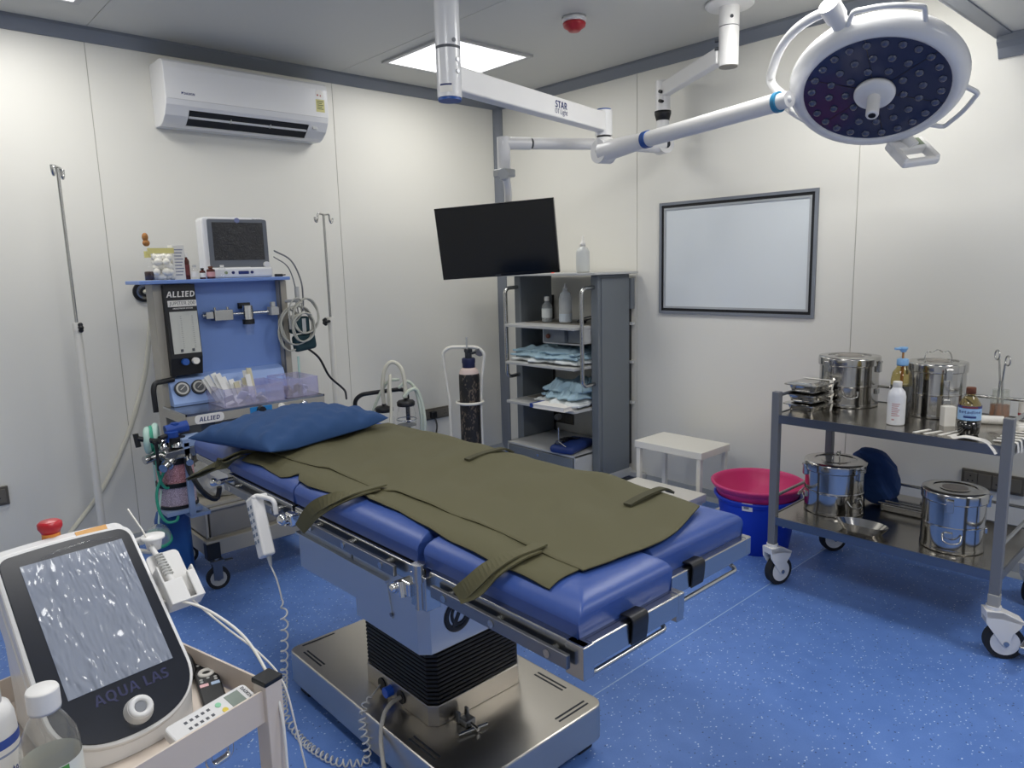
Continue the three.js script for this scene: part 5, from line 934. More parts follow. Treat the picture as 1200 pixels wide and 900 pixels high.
// things in the rack
function bottle(name, label, x, y, z, prof, m, capm, capProf, extra) {
  const t = thing(name, label, 'bottle', [x, y, z], { local: true });
  part(t, 'body', lathe(prof, 0, 0, 0, 26), m);
  if (capProf) part(t, 'cap', lathe(capProf, 0, 0, 0, 20), capm);
  if (extra) extra(t);
  return t;
}
{
  bottle('spray_bottle', 'translucent white bottle with a narrow nozzle on the rack top board', -0.36, 1.353, 1.13, [[0, 0], [0.038, 0], [0.041, 0.01], [0.041, 0.12], [0.03, 0.145], [0.016, 0.152], [0.016, 0.16]], mat({ color: 0xe4e6e4, roughness: 0.3, transmission: 0.35, thickness: 0 }), M.paper, [[0, 0.158], [0.018, 0.158], [0.016, 0.175], [0.008, 0.185], [0.005, 0.2], [0.008, 0.212], [0, 0.214]]);
  bottle('glass_bottle', 'small clear labelled bottle with a white cap on the upper rack shelf', -0.3, 1.038, 0.76, [[0, 0], [0.032, 0], [0.034, 0.008], [0.034, 0.1], [0.026, 0.12], [0.014, 0.128], [0.014, 0.14]], mat({ color: 0xe9eef0, roughness: 0.08, transmission: 0.75, thickness: 0 }), M.paper, [[0, 0.138], [0.016, 0.138], [0.016, 0.165], [0, 0.166]], (t) => { part(t, 'label_band', new THREE.CylinderGeometry(0.0345, 0.0345, 0.06, 24, 1, true).translate(0, 0.06, 0), mat({ color: 0xcfd4d4, roughness: 0.6 })); part(t, 'liquid', lathe([[0, 0.003], [0.031, 0.003], [0.032, 0.03], [0, 0.031]]), mat({ color: 0xf4f8fa, roughness: 0.05, transmission: 1, thickness: 0.05, ior: 1.33 })); });
  bottle('infusion_bottle', 'tall clear plastic infusion bottle on the upper rack shelf', -0.29, 1.038, 0.915, [[0, 0], [0.037, 0], [0.041, 0.008], [0.041, 0.15], [0.034, 0.185], [0.016, 0.2], [0.014, 0.215]], mat({ color: 0xeff2f3, roughness: 0.2, transmission: 0.5, thickness: 0 }), M.lightGrey, [[0, 0.212], [0.015, 0.212], [0.015, 0.225], [0.009, 0.228], [0.007, 0.246], [0, 0.247]], (t) => part(t, 'label_band', new THREE.CylinderGeometry(0.0414, 0.0414, 0.05, 24, 1, true).translate(0, 0.035, 0), mat({ color: 0xc2ccd6, roughness: 0.5 })));
  const c = thing('cable_coil', 'black cable coiled on the upper rack shelf by the chrome handle', 'cable', [-0.3, 1.038, 1.09], { local: true });
  part(c, 'loop', [new THREE.TorusGeometry(0.05, 0.004, 6, 30).rotateX(1.2).translate(0, 0.03, 0), new THREE.TorusGeometry(0.042, 0.004, 6, 30).rotateX(1.4).rotateY(0.4).translate(0.01, 0.028, 0.01)], M.black); part(c, 'plug', box(-0.02, 0.02, 0.006, 0.026, -0.035, -0.005, 0.005), M.black);
  // folded drapes, each pack a stack of crumpled sheets
  const vnA = valueNoise(64, 9), vnB = valueNoise(64, 21), vnC = valueNoise(64, 5);
  const crump = (x0, x1, z0, z1, y, h, sd, th) => sheet((s, u) => {
    const ex = (vnA(sd * 11 + u * 40, sd * 7) - 0.5) * 0.07 * (1 - s) + (vnB(sd * 5 + u * 50, 3) - 0.5) * 0.02, ez = (vnA(sd * 3, s * 30 + sd * 9) - 0.5) * 0.06 * (1 - 2 * u);
    const x = x0 + ex + (x1 - x0) * s, z = z0 + ez + (z1 - z0) * u, e = Math.min(1, 7 * Math.min(s, u, 1 - s, 1 - u));
    return [x, y + h * (0.35 + 0.65 * e) * (0.55 + 0.8 * vnC(s * 50 + sd * 13, u * 60 + sd * 5)) + (vnB(s * 40 + sd * 17, u * 64) - 0.5) * 0.016 * (0.4 + e), z];
  }, 30, 44, th);
  const names = [['pale blue folded drape at the bottom of the middle shelf stack', M.drapeWhite], ['light blue folded drape in the middle shelf stack', M.drapeBlue], ['crumpled light blue drape on top of the middle shelf stack', M.drapeBlue]];
  names.forEach(([l, m], k) => single('folded_drape', l, 'drape', [-0.3, 0.795, 0.88], crump(-0.47 + k * 0.012, -0.1, 0.59 + k * 0.008, 1.165 - k * 0.02, 0.803 + k * 0.026, 0.03, k * 1.7, 0.012), m, { group: 'folded drapes on the rack' }));
  [['white folded drape hanging over the front of the third shelf', M.drapeWhite], ['crumpled light blue drape on the third shelf stack', M.drapeBlue], ['loose light blue drape on top of the third shelf', M.drapeBlue]].forEach(([l, m], k) => single('folded_drape', l, 'drape', [-0.3, 0.535, 1.0], crump(-0.48 + k * 0.02, -0.12, 0.8 + k * 0.03, 1.16, 0.545 + k * 0.034, 0.04 + k * 0.012, 4 + k * 2.1, 0.013), m, { group: 'folded drapes on the rack' }));
  const b = thing('book', 'white file with a blue spine on the front of the third rack shelf', 'book', [-0.515, 0.531, 1.02], { local: true, yaw: 0.06 });
  part(b, 'pages', box(-0.06, 0.06, 0.004, 0.024, -0.12, 0.125), M.paper); part(b, 'cover', [box(-0.062, 0.062, 0, 0.004, -0.125, 0.13), box(-0.062, 0.062, 0.024, 0.027, -0.125, 0.13)], M.paper); part(b, 'spine', box(-0.063, 0.063, 0, 0.027, -0.15, -0.122, 0.003), mat({ color: 0x24408c, roughness: 0.5 }), 'blue spine');
  const pd = thing('instrument_pouch', 'dark blue padded pouch with black strap on the rack drawer', 'pouch', [-0.38, 0.251, 1.04], { local: true, yaw: 0.25 });
  part(pd, 'pad', [new RoundedBoxGeometry(0.3, 0.05, 0.17, 5, 0.024).translate(0, 0.026, 0)], mat({ color: 0x1c336e, roughness: 0.55 }));
  part(pd, 'strap', [band([[-0.1, 0.053, -0.05], [-0.03, 0.075, -0.04], [0.03, 0.06, -0.02], [0.08, 0.054, 0.0]], [0, 0.3, 1], 0.05, 0.006), box(-0.06, 0.0, 0.05, 0.075, -0.06, -0.02, 0.01)], M.black);
  const cl = thing('steel_clamp', 'small steel clamp with an upright pin on the blue pouch', 'clamp', [-0.49, 0.305, 1.03], { local: true });
  part(cl, 'pin', rod([0, 0, 0], [0, 0.105, 0], 0.005, 8), M.steel); part(cl, 'block', box(-0.016, 0.016, -0.002, 0.022, -0.014, 0.014, 0.003), M.darkSteel); part(cl, 'lever', rod([-0.02, 0.02, 0.02], [-0.03, -0.0, 0.09], 0.0035, 8), M.chrome);
}
// ================= STEP STOOL =================
{
  const t = thing('step_stool', 'white two-step stool in front of the right wall', 'step stool', [-0.42, 0, 1.82]);
  part(t, 'top_step', box(-0.432, -0.15, 0.366, 0.405, 1.57, 2.012, 0.003), M.ivory);
  part(t, 'lower_step', box(-0.685, -0.46, 0.17, 0.203, 1.612, 2.062, 0.003), M.ivory);
  for (const [x, z] of [[-0.425, 1.58], [-0.425, 1.975], [-0.18, 1.58], [-0.18, 1.975]]) part(t, 'leg', box(x, x + 0.025, 0.0, 0.374, z, z + 0.025, 0.002), M.ivory);
  for (const [x, z] of [[-0.675, 1.622], [-0.675, 2.027]]) part(t, 'leg', box(x, x + 0.025, 0.0, 0.172, z, z + 0.025, 0.002), M.ivory);
  for (const b of [[-0.675, -0.16, 0.02, 0.045, 1.582, 1.6], [-0.675, -0.16, 0.02, 0.045, 1.98, 1.998], [-0.675, -0.43, 0.145, 0.17, 1.585, 1.635], [-0.675, -0.43, 0.145, 0.17, 1.975, 2.04]]) part(t, 'rail', box(...b), M.ivory);
}
// ================= TUBS =================
{
  const x = -0.455, z = 2.345;
  const tub = (name, label, y, rb, rt, h, m, lab) => {
    const t = thing(name, label, 'tub', [x, y, z], { local: true });
    part(t, 'shell', lathe([[0, 0], [rb, 0], [rt - 0.012, h - 0.03], [rt - 0.006, h - 0.03], [rt + 0.006, h - 0.012], [rt + 0.008, h - 0.004], [rt, h], [rt - 0.008, h - 0.004], [rt - 0.016, h - 0.02], [rb - 0.006, 0.006], [0, 0.006]], 0, 0, 0, 48), m);
    for (const a of lab) { const s = part(t, 'sticker', new THREE.CylinderGeometry(rt - 0.01, rt - 0.016, 0.04, 8, 1, true, a[0] - 0.12, 0.24).translate(0, h * a[1], 0), M.paper); part(s, 'print', new THREE.CylinderGeometry(rt - 0.0095, rt - 0.0145, 0.02, 6, 1, true, a[0] - 0.08, 0.12).translate(0, h * a[1], 0), mat({ color: a[2], roughness: 0.6 })); }
  };
  tub('plastic_tub', 'blue plastic tub on the floor under the pink tub', 0.0, 0.15, 0.2, 0.275, M.tubBlue, [[-0.28, 0.62, 0x222a44]]);
  tub('plastic_tub', 'pink plastic tub nested in the blue tub', 0.16, 0.15, 0.215, 0.175, M.pink, [[-1.3, 0.55, 0x8a8a90]]);
}
// ================= INSTRUMENT TROLLEY =================
const TX0 = -0.835, TX1 = -0.275, TZ0 = 2.6, TZ1 = 3.452, TT = 0.757, TL = 0.312;
{
  const t = thing('instrument_trolley', 'stainless steel two-shelf instrument trolley on white casters', 'trolley', [(TX0 + TX1) / 2, 0, (TZ0 + TZ1) / 2]);
  const P = [[TX0, TZ0], [TX0, TZ1 - 0.032], [TX1 - 0.032, TZ0], [TX1 - 0.032, TZ1 - 0.032]];
  for (const [x, z] of P) part(t, 'post', box(x, x + 0.032, 0.18, 0.856, z, z + 0.032, 0.003), M.greyPaint);
  for (const y of [TT, TL]) {
    const s = part(t, 'shelf', [box(TX0 + 0.006, TX1 - 0.006, y - 0.004, y, TZ0 + 0.006, TZ1 - 0.006)], mat({ color: 0xa9a59e, metalness: 1, roughness: 0.22 }));
    part(s, 'shelf_edge', [box(TX0 + 0.002, TX0 + 0.008, y - 0.032, y + 0.003, TZ0 + 0.03, TZ1 - 0.03), box(TX1 - 0.008, TX1 - 0.002, y - 0.032, y + 0.003, TZ0 + 0.03, TZ1 - 0.03), box(TX0 + 0.03, TX1 - 0.03, y - 0.032, y + 0.003, TZ0 + 0.002, TZ0 + 0.008), box(TX0 + 0.03, TX1 - 0.03, y - 0.032, y + 0.003, TZ1 - 0.008, TZ1 - 0.002)], mat({ color: 0x85888e, metalness: 1, roughness: 0.3 }));
  }
  for (const z of [TZ0 + 0.016, TZ1 - 0.016]) for (const y of [0.838, 0.4]) part(t, 'end_rail', rod([TX0 + 0.03, y, z], [TX1 - 0.03, y, z], 0.007, 10), M.steel);
  for (const y of [0.83, 0.4]) part(t, 'back_rail', rod([TX1 - 0.016, y, TZ0 + 0.03], [TX1 - 0.016, y, TZ1 - 0.03], 0.007, 10), M.steel);
  P.forEach(([x, z], k) => {
    const yw = [1.25, 0.55, 0.9, 1.2][k], cx = x + 0.016, cz = z + 0.016;
    const ox = Math.sin(yw + 0) * 0.03, oz = Math.cos(yw) * 0.03;
    const G = (a) => { a.rotateY(yw); a.translate(cx, 0, cz); return a; };
    const R = 0.062, fk = [[-0.03, 0.175], [0.022, 0.175], [0.085, 0.145], [0.08, 0.125], [0.055, 0.095], [0.05, 0.052], [0.03, 0.052], [-0.026, 0.13]];
    const wh = part(t, 'caster_wheel', G(rod([-0.016, R, 0.038], [0.016, R, 0.038], R, 32)), M.rubber);
    part(wh, 'hub', G(rod([-0.0185, R, 0.038], [0.0185, R, 0.038], R * 0.74, 28)), M.white);
    part(t, 'caster_fork', [G(extX(fk, -0.027, -0.02, 0.001)), G(extX(fk, 0.02, 0.027, 0.001)), G(extX([[-0.03, 0.177], [0.022, 0.177], [0.088, 0.147], [0.085, 0.135], [0.022, 0.15], [-0.028, 0.15]], -0.027, 0.027, 0.002)), G(rod([0, 0.17, 0], [0, 0.19, 0], 0.024, 16))], M.white);
    part(t, 'caster_axle', G(rod([-0.03, 0.062, 0.038], [0.03, 0.062, 0.038], 0.009, 12)), M.steel);
  });
  part(t, 'tape_wrap', [box(TX0 - 0.002, TX0 + 0.034, 0.185, 0.235, TZ1 - 0.034, TZ1 + 0.002, 0.006)], mat({ color: 0xb5b3ac, roughness: 0.4, transmission: 0.2, thickness: 0 }));
}
// sterilising drums
function drum(label, x, y, z, r, h, o = {}) {
  const t = thing('sterilising_drum', label, 'steel drum', [x, y, z], { local: true, yaw: o.yaw || 0, group: 'steel sterilising drums on the trolley' });
  const hb = h * 0.84;
  part(t, 'body', lathe([[0, 0], [r * 0.99, 0], [r, 0.004], [r, 0.014], [r * 0.985, 0.018], [r * 0.985, hb * 0.5 - 0.004], [r, hb * 0.5], [r, hb * 0.5 + 0.005], [r * 0.985, hb * 0.5 + 0.009], [r * 0.985, hb]], 0, 0, 0, 56), M.mirror);
  const lid = part(t, 'lid', lathe([[r * 0.99, hb - 0.004], [r * 1.03, hb - 0.004], [r * 1.035, hb], [r * 1.035, h - 0.01], [r * 1.02, h - 0.002], [r * 0.9, h], [r * 0.72, h + 0.001], [r * 0.7, h - 0.003], [r * 0.5, h - 0.003], [r * 0.48, h], [0, h]], 0, 0, 0, 56), M.mirror);
  if (o.handle) part(lid, 'lid_handle', tube([[-0.045, h, 0], [-0.05, h + 0.012, 0], [-0.04, h + 0.028 * o.handle, 0.004], [-0.02, h + 0.026 * o.handle, 0.006], [0, h + 0.034 * o.handle, 0.006], [0.02, h + 0.026 * o.handle, 0.006], [0.04, h + 0.028 * o.handle, 0.004], [0.05, h + 0.012, 0], [0.045, h, 0]].map(p => [p[0], p[1], p[2]]), 0.0025, 60, 6), M.steel);
  if (o.label) part(lid, 'lid_label', rod([0, h - 0.001, 0], [0, h + 0.0015, 0], r * 0.4, 30), mat({ color: 0xa79f98, metalness: 0.6, roughness: 0.4 }));
  for (const a of o.clips || [0.6, 2.7, 4.8]) { const g = (q) => { q.rotateY(a); return q; }; part(t, 'clasp', [g(box(r - 0.004, r + 0.012, hb - 0.03, hb + 0.014, -0.012, 0.012, 0.003)), g(rod([r + 0.01, hb + 0.014, -0.012], [r + 0.01, hb + 0.014, 0.012], 0.005, 8))], M.steel); part(t, 'hasp', g(box(r - 0.006, r + 0.006, hb * 0.32, hb * 0.44, -0.014, 0.014, 0.002)), M.steel); }
  if (o.bail) for (const a of o.bail) { const g = (q) => { q.rotateY(a); return q; }; part(t, 'carry_loop', g(tube([[r, hb * 0.4, -0.03], [r + 0.02, hb * 0.3, -0.025], [r + 0.025, hb * 0.26, 0], [r + 0.02, hb * 0.3, 0.025], [r, hb * 0.4, 0.03]], 0.003, 24, 6)), M.steel); }
  return t;
}
drum('round steel sterilising drum behind the stacked trays on the trolley top', -0.405, TT, 2.735, 0.122, 0.218, { label: true, yaw: 0.3, clips: [0.5, 2.5, 4.4], bail: [3.3] });
drum('round steel sterilising drum with a raised lid handle behind the pump bottle', -0.42, TT, 3.09, 0.104, 0.222, { handle: 1.3, label: true, yaw: 2.2, clips: [1.6, 3.6, 5.6], bail: [3.0] });
drum('round steel sterilising drum with a wire lid handle on the lower trolley shelf', -0.557, TL, 2.76, 0.123, 0.225, { handle: 1, yaw: 0.1, clips: [0.2, 2.2, 4.3], bail: [4.1, 1.8] });
drum('steel sterilising drum with a patterned lid at the right end of the lower shelf', -0.665, TL, 3.25, 0.106, 0.228, { label: true, yaw: 1.0, clips: [0.1, 2.3, 4.2], bail: [2.4] });
// stacked trays
['bottom', 'middle', 'top'].forEach((n, k) => {
  const t = thing('instrument_tray', `${n} steel instrument tray of the stack tied with white tape`, 'tray', [-0.62, TT + 0.001 + k * 0.043, 2.672], { local: true, yaw: -0.12 + k * 0.03, group: 'steel trays on the trolley' });
  const w = 0.2, d = 0.13;
  const ring = (s, y) => { const sh = roundRect(w * s, d * s, 0.02); return sh; };
  const lofted = (w0, d0, w1, d1, y0, y1) => { const a = roundRect(w0, d0, 0.018).getPoints(4), b = roundRect(w1, d1, 0.022).getPoints(4), pos = [], idx = [], n2 = a.length; for (let i = 0; i < n2; i++) pos.push(a[i].x, y0, a[i].y); for (let i = 0; i < n2; i++) pos.push(b[i].x, y1, b[i].y); for (let i = 0; i < n2; i++) { const j = (i + 1) % n2; idx.push(i, n2 + i, j, j, n2 + i, n2 + j); } const g = new THREE.BufferGeometry(); g.setAttribute('position', new THREE.Float32BufferAttribute(pos, 3)); g.setIndex(idx); const q = g.toNonIndexed(); q.computeVertexNormals(); return q; };
  part(t, 'pan', [lofted(0.172, 0.104, 0.196, 0.126, 0, 0.03), extY(roundRect(0.174, 0.106, 0.018).getPoints(4).map(p => [p.x, p.y]), 0, 0.003)], M.mirror);
  part(t, 'rim', [extY(roundRect(0.226, 0.15, 0.026).getPoints(4).map(p => [p.x, p.y]), 0.029, 0.033)], M.mirror);
  part(t, 'lid', [lofted(0.2, 0.13, 0.15, 0.085, 0.033, 0.0385), extY(roundRect(0.152, 0.087, 0.02).getPoints(4).map(p => [p.x, p.y]), 0.0375, 0.039)], M.mirror);
  part(t, 'tape', [box(0.028, 0.041, 0.0412, 0.0421, -0.062, 0.062), box(-0.0065, 0.0065, -0.004, 0.033, 0.0718, 0.0727).rotateZ(-0.35).translate(0.026, 0, 0), box(0.028, 0.041, 0.033, 0.0421, 0.0605, 0.0725)], M.paper);
});
// bottles on the trolley
{
  const darkLiq = mat({ color: 0x12100e, roughness: 0.08, clearcoat: 1 });
  const t = thing('pump_bottle', 'tall clear bottle of dark liquid with a light blue pump head', 'bottle', [-0.632, TT, 3.03], { local: true });
  part(t, 'body', lathe([[0.038, 0.1455], [0.038, 0.165], [0.033, 0.195], [0.02, 0.215], [0.017, 0.225]], 0, 0, 0, 28), mat({ color: 0xe6dcae, roughness: 0.06, transmission: 1, thickness: 0 }));
  part(t, 'liquid', lathe([[0, 0], [0.035, 0], [0.038, 0.006], [0.038, 0.145], [0, 0.1452]], 0, 0, 0, 28), darkLiq, 'dark brown liquid');
  part(t, 'dip_tube', rod([0, 0.1, 0], [0, 0.225, 0], 0.006, 8), M.cork);
  const pb = mat({ color: 0x86b4e0, roughness: 0.4 });
  const hd = part(t, 'pump_head', [lathe([[0, 0.222], [0.02, 0.222], [0.021, 0.228], [0.021, 0.246], [0.015, 0.25], [0, 0.25]], 0, 0, 0, 20), ], pb, 'light blue pump'); part(t, 'pump_nozzle', [lathe([[0, 0.272], [0.009, 0.275], [0.016, 0.288], [0.016, 0.294], [0, 0.295]], 0, 0, 0, 16), rod([0, 0.287, 0], [-0.03, 0.289, -0.02], 0.005, 8)], pb);
  part(hd, 'stem', rod([0, 0.248, 0], [0, 0.275, 0], 0.004, 8), M.cork);
  const w = thing('plastic_bottle', 'white plastic bottle with red print in front of the pump bottle', 'bottle', [-0.7, TT, 3.04], { local: true });
  part(w, 'body', lathe([[0, 0], [0.029, 0], [0.032, 0.005], [0.032, 0.112], [0.028, 0.13], [0.017, 0.143], [0.0155, 0.148]], 0, 0, 0, 26), mat({ color: 0xe4e5e8, roughness: 0.35 }));
  part(w, 'cap', lathe([[0, 0.146], [0.016, 0.146], [0.016, 0.167], [0.015, 0.169], [0, 0.169]], 0, 0, 0, 20), M.paper);
  const ph = -1.3, pr = []; for (let k = 0; k < 7; k++) pr.push(new THREE.CylinderGeometry(0.0323, 0.0323, 0.0035, 8, 1, true, ph - 0.45, 0.9 - (k % 3) * 0.12).translate(0, 0.085 - k * 0.0075, 0)); pr.push(new THREE.CylinderGeometry(0.0323, 0.0323, 0.006, 6, 1, true, ph - 0.4, 0.3).translate(0, 0.024, 0)); part(w, 'print', pr, mat({ color: 0xc49a9c, roughness: 0.6 }));
  single('carton', 'small plain white carton between the white bottle and the brown bottle', 'carton', [-0.6, TT, 3.19], box(-0.021, 0.021, 0, 0.075, -0.017, 0.017, 0.001), M.paper, { local: true, yaw: -0.8 });
  const b = thing('antiseptic_bottle', 'brown capped bottle of dark antiseptic with a blue label', 'bottle', [-0.705, TT, 3.288], { local: true });
  part(b, 'body', lathe([[0.0365, 0.0565], [0.0365, 0.095], [0.033, 0.115], [0.022, 0.135], [0.014, 0.146], [0.013, 0.152]], 0, 0, 0, 28), mat({ color: 0xe8dcb4, roughness: 0.08, transmission: 1, thickness: 0 }));
  part(b, 'liquid', lathe([[0, 0], [0.03, 0], [0.034, 0.008], [0.036, 0.03], [0.0365, 0.056], [0, 0.0562]], 0, 0, 0, 26), darkLiq, 'black liquid');
  part(b, 'cap', lathe([[0, 0.15], [0.0155, 0.15], [0.0155, 0.17], [0.014, 0.173], [0, 0.173]], 0, 0, 0, 20), M.brown, 'brown cap');
  const lb = canvasTex(256, 128, (x, w2, h2) => { x.fillStyle = '#9cc2e8'; x.fillRect(0, 0, w2, h2); x.fillStyle = '#3c3f78'; x.fillRect(0, 0, w2, 22); x.fillStyle = '#7a3440'; x.fillRect(80, 4, 96, 15); x.fillStyle = '#2a3a78'; x.font = 'bold 34px sans-serif'; x.textAlign = 'center'; x.fillText('Betadine', 128, 66); x.fillRect(92, 88, 76, 18); x.font = '9px sans-serif'; x.fillText('povidone iodine', 128, 82); });
  const lg = new THREE.CylinderGeometry(0.0369, 0.0369, 0.052, 24, 1, true, 0, Math.PI * 1.2); lg.rotateY(ph - Math.PI * 0.6); part(b, 'label_band', lg.translate(0, 0.083, 0), mat({ color: 0xffffff, map: lb, roughness: 0.5 }), 'light blue printed label');
  const j = thing('scissor_jar', 'glass jar of amber solution with scissors standing in it', 'jar', [-0.36, TT, 3.3], { local: true });
  part(j, 'glass', lathe([[0, 0], [0.033, 0], [0.034, 0.004], [0.034, 0.085], [0.028, 0.098], [0.028, 0.115], [0.03, 0.118]], 0, 0, 0, 28), mat({ color: 0xf0f2ee, roughness: 0.05, transmission: 0.85, thickness: 0 }));
  part(j, 'solution', lathe([[0, 0.003], [0.032, 0.003], [0.032, 0.06], [0, 0.061]], 0, 0, 0, 26), mat({ color: 0xc8741c, roughness: 0.05, transmission: 0.75, thickness: 0.03, ior: 1.33 }), 'amber solution');
  const s = thing('surgical_scissors', 'steel surgical scissors standing in the glass jar', 'scissors', [-0.36, TT + 0.01, 3.3], { local: true, yaw: 0.75 });
  part(s, 'blade', [rod([-0.012, 0.0, 0.004], [0.004, 0.14, 0.004], 0.004, 8), rod([0.004, 0.14, 0.004], [-0.004, 0.21, 0.004], 0.0035, 8)], M.steel); part(s, 'blade', [rod([0.012, 0.002, -0.004], [0.006, 0.14, -0.004], 0.004, 8), rod([0.006, 0.14, -0.004], [0.022, 0.225, -0.004], 0.0035, 8)], M.steel);
  part(s, 'finger_ring', new THREE.TorusGeometry(0.0155, 0.0028, 8, 24).scale(1, 1.2, 1).translate(-0.02, 0.224, 0.004), M.steel); part(s, 'finger_ring', new THREE.TorusGeometry(0.0155, 0.0028, 8, 24).scale(1, 1.2, 1).translate(0.037, 0.24, -0.004), M.steel);
  const r = thing('bandage_roll', 'rolled white bandage lying beside the glass jar', 'bandage', [-0.47, TT + 0.016, 3.295], { local: true, yaw: -1.15 });
  part(r, 'roll', rod([-0.045, 0, 0], [0.045, 0, 0], 0.016, 20), M.paper); part(r, 'core', [rod([0.0452, 0, 0], [0.0458, 0, 0], 0.007, 14)], M.lightGrey);
  const v = thing('small_jar', 'small empty glass vial behind the trolley corner post', 'jar', [-0.63, TT, 3.345], { local: true });
  part(v, 'glass', lathe([[0, 0], [0.017, 0], [0.018, 0.003], [0.018, 0.035], [0.013, 0.042], [0.013, 0.05]], 0, 0, 0, 20), M.glass);
  const c = bottle('saline_bottle', 'clear squeeze bottle with a red striped label at the trolley corner', -0.325, TT, 3.38, [[0, 0], [0.024, 0], [0.026, 0.005], [0.026, 0.085], [0.018, 0.1], [0.01, 0.108]], M.glass, M.frost, [[0, 0.105], [0.012, 0.105], [0.01, 0.122], [0.004, 0.135], [0, 0.136]], (q) => { part(q, 'label_band', new THREE.CylinderGeometry(0.0264, 0.0264, 0.05, 20, 1, true).translate(0, 0.045, 0), M.paper); part(q, 'red_stripe', new THREE.CylinderGeometry(0.0267, 0.0267, 0.01, 20, 1, true).translate(0, 0.026, 0), M.printRed); });
  // tape strips along the front right corner
  const strips = [[-0.80, 3.14, 0.09, 0.3], [-0.8, 3.175, 0.09, 0.35], [-0.79, 3.22, 0.12, 0.25], [-0.785, 3.25, 0.13, 0.2]];
  strips.forEach(([x, z, l, a]) => single('gauze_strip', 'white gauze strip lying flat along the trolley front edge', 'gauze strip', [x, TT, z], box(0, l, 0.0005, 0.0025, -0.006, 0.006).rotateY(-a), M.paper, { local: true, group: 'gauze strips on the trolley' }));
  single('gauze_strip', 'long white gauze strip crumpled over the trolley front edge by the corner post', 'gauze strip', [-0.8, TT, 3.33], band([[0.02, 0.004, -0.07], [-0.01, 0.006, -0.05], [-0.02, 0.016, -0.02], [-0.015, 0.012, 0.02], [-0.028, 0.008, 0.05], [-0.04, -0.01, 0.07], [-0.041, -0.025, 0.08]], [1, 0.3, 0], 0.018, 0.002), M.paper, { local: true });
  for (let k = 0; k < 9; k++) single('tape_strip', 'short white tape strip stuck over the trolley end edge', 'tape strip', [-0.76 + k * 0.045, TT, 3.43], band([[0, 0.0035, -0.05], [0.002, 0.005, 0.0], [0.002, 0.004, 0.019], [0.002, -0.012, 0.0235], [0.003, -0.03 - (k % 3) * 0.008, 0.025]], [1, 0, 0], 0.02, 0.0015), M.paper, { local: true, group: 'tape strips on the trolley end' });
  const sw = thing('cotton_pad', 'white folded cotton pad on the trolley right end', 'cotton pad', [-0.53, TT + 0.002, 3.4], { local: true, yaw: 0.6 });
  part(sw, 'pad', new RoundedBoxGeometry(0.09, 0.026, 0.045, 4, 0.012).translate(0, 0.014, 0), M.paper); part(sw, 'fold', box(-0.04, 0.04, 0.02, 0.03, -0.02, 0.005, 0.004), M.paper);
}
// lower shelf items
{
  const k = thing('kidney_dish', 'shallow shiny steel kidney dish on the lower trolley shelf', 'dish', [-0.745, TL, 2.955], { local: true, yaw: 1.62 });
  const kid = (s) => { const p = []; for (let i = 0; i < 40; i++) { const a = i / 40 * 6.2832; let r = 1 - 0.28 * Math.exp(-((a - 4.712) ** 2) / 0.35); p.push([Math.cos(a) * 0.1 * s * 1, Math.sin(a) * 0.055 * s * r]); } return p; };
  const loft = (A, ya, B, yb) => { const pos = [], idx = [], n = A.length; for (const q of A) pos.push(q[0], ya, q[1]); for (const q of B) pos.push(q[0], yb, q[1]); for (let i = 0; i < n; i++) { const j = (i + 1) % n; idx.push(i, n + i, j, j, n + i, n + j); } const g = new THREE.BufferGeometry(); g.setAttribute('position', new THREE.Float32BufferAttribute(pos, 3)); g.setIndex(idx); g.computeVertexNormals(); return g; };
  part(k, 'bowl', [loft(kid(0.72), 0, kid(1), 0.034), loft(kid(1), 0.034, kid(0.97), 0.034), loft(kid(0.97), 0.034, kid(0.7), 0.003), extY(kid(0.72), 0, 0.003)], M.mirror);
  const l = thing('instrument_tray', 'flat rectangular steel tray with a lidded grip at the back of the lower shelf', 'tray', [-0.36, TL, 3.06], { local: true });
  part(l, 'pan', [box(-0.085, 0.065, 0, 0.035, -0.15, 0.13, 0.008)], M.mirror); part(l, 'lid', [box(-0.092, 0.072, 0.035, 0.042, -0.157, 0.137, 0.003), box(-0.07, 0.05, 0.042, 0.047, -0.135, 0.115, 0.003)], M.mirror); part(l, 'grip', new THREE.TorusGeometry(0.014, 0.003, 6, 20).rotateX(Math.PI / 2).translate(-0.01, 0.052, 0), M.steel);
  // blue cloth bag
  const g = new THREE.IcosahedronGeometry(1, 5), p = g.attributes.position, pw = (a, e) => Math.sign(a) * Math.pow(Math.abs(a), e);
  for (let i = 0; i < p.count; i++) { const v = new THREE.Vector3().fromBufferAttribute(p, i); const f = 1 + 0.06 * Math.sin(v.z * 9 + v.y * 4) + 0.04 * Math.sin(v.y * 13 + v.x * 8); const up = (v.y + 1) / 2; p.setXYZ(i, pw(v.x, 0.8) * 0.05 * f, (pw(v.y, 0.75) * 0.125 + 0.125) * 1, pw(v.z, 0.7) * 0.1 * f * (1 - 0.35 * Math.abs(up - 0.45)) - (up - 0.5) * 0.05); }
  g.computeVertexNormals();
  const b = thing('cloth_bag', 'dark blue cloth cap bag slumped behind the steel drum on the lower shelf', 'bag', [-0.37, TL + 0.002, 2.855], { local: true });
  part(b, 'body', g, mat({ color: 0x163a72, roughness: 0.8 }));
  part(b, 'piping', tube([[-0.03, 0.02, 0.075], [-0.02, 0.08, 0.085], [-0.01, 0.16, 0.06], [-0.005, 0.225, 0.02], [0, 0.245, -0.02], [0, 0.235, -0.06], [0, 0.2, -0.1]], 0.004, 40, 6), M.navy);
}

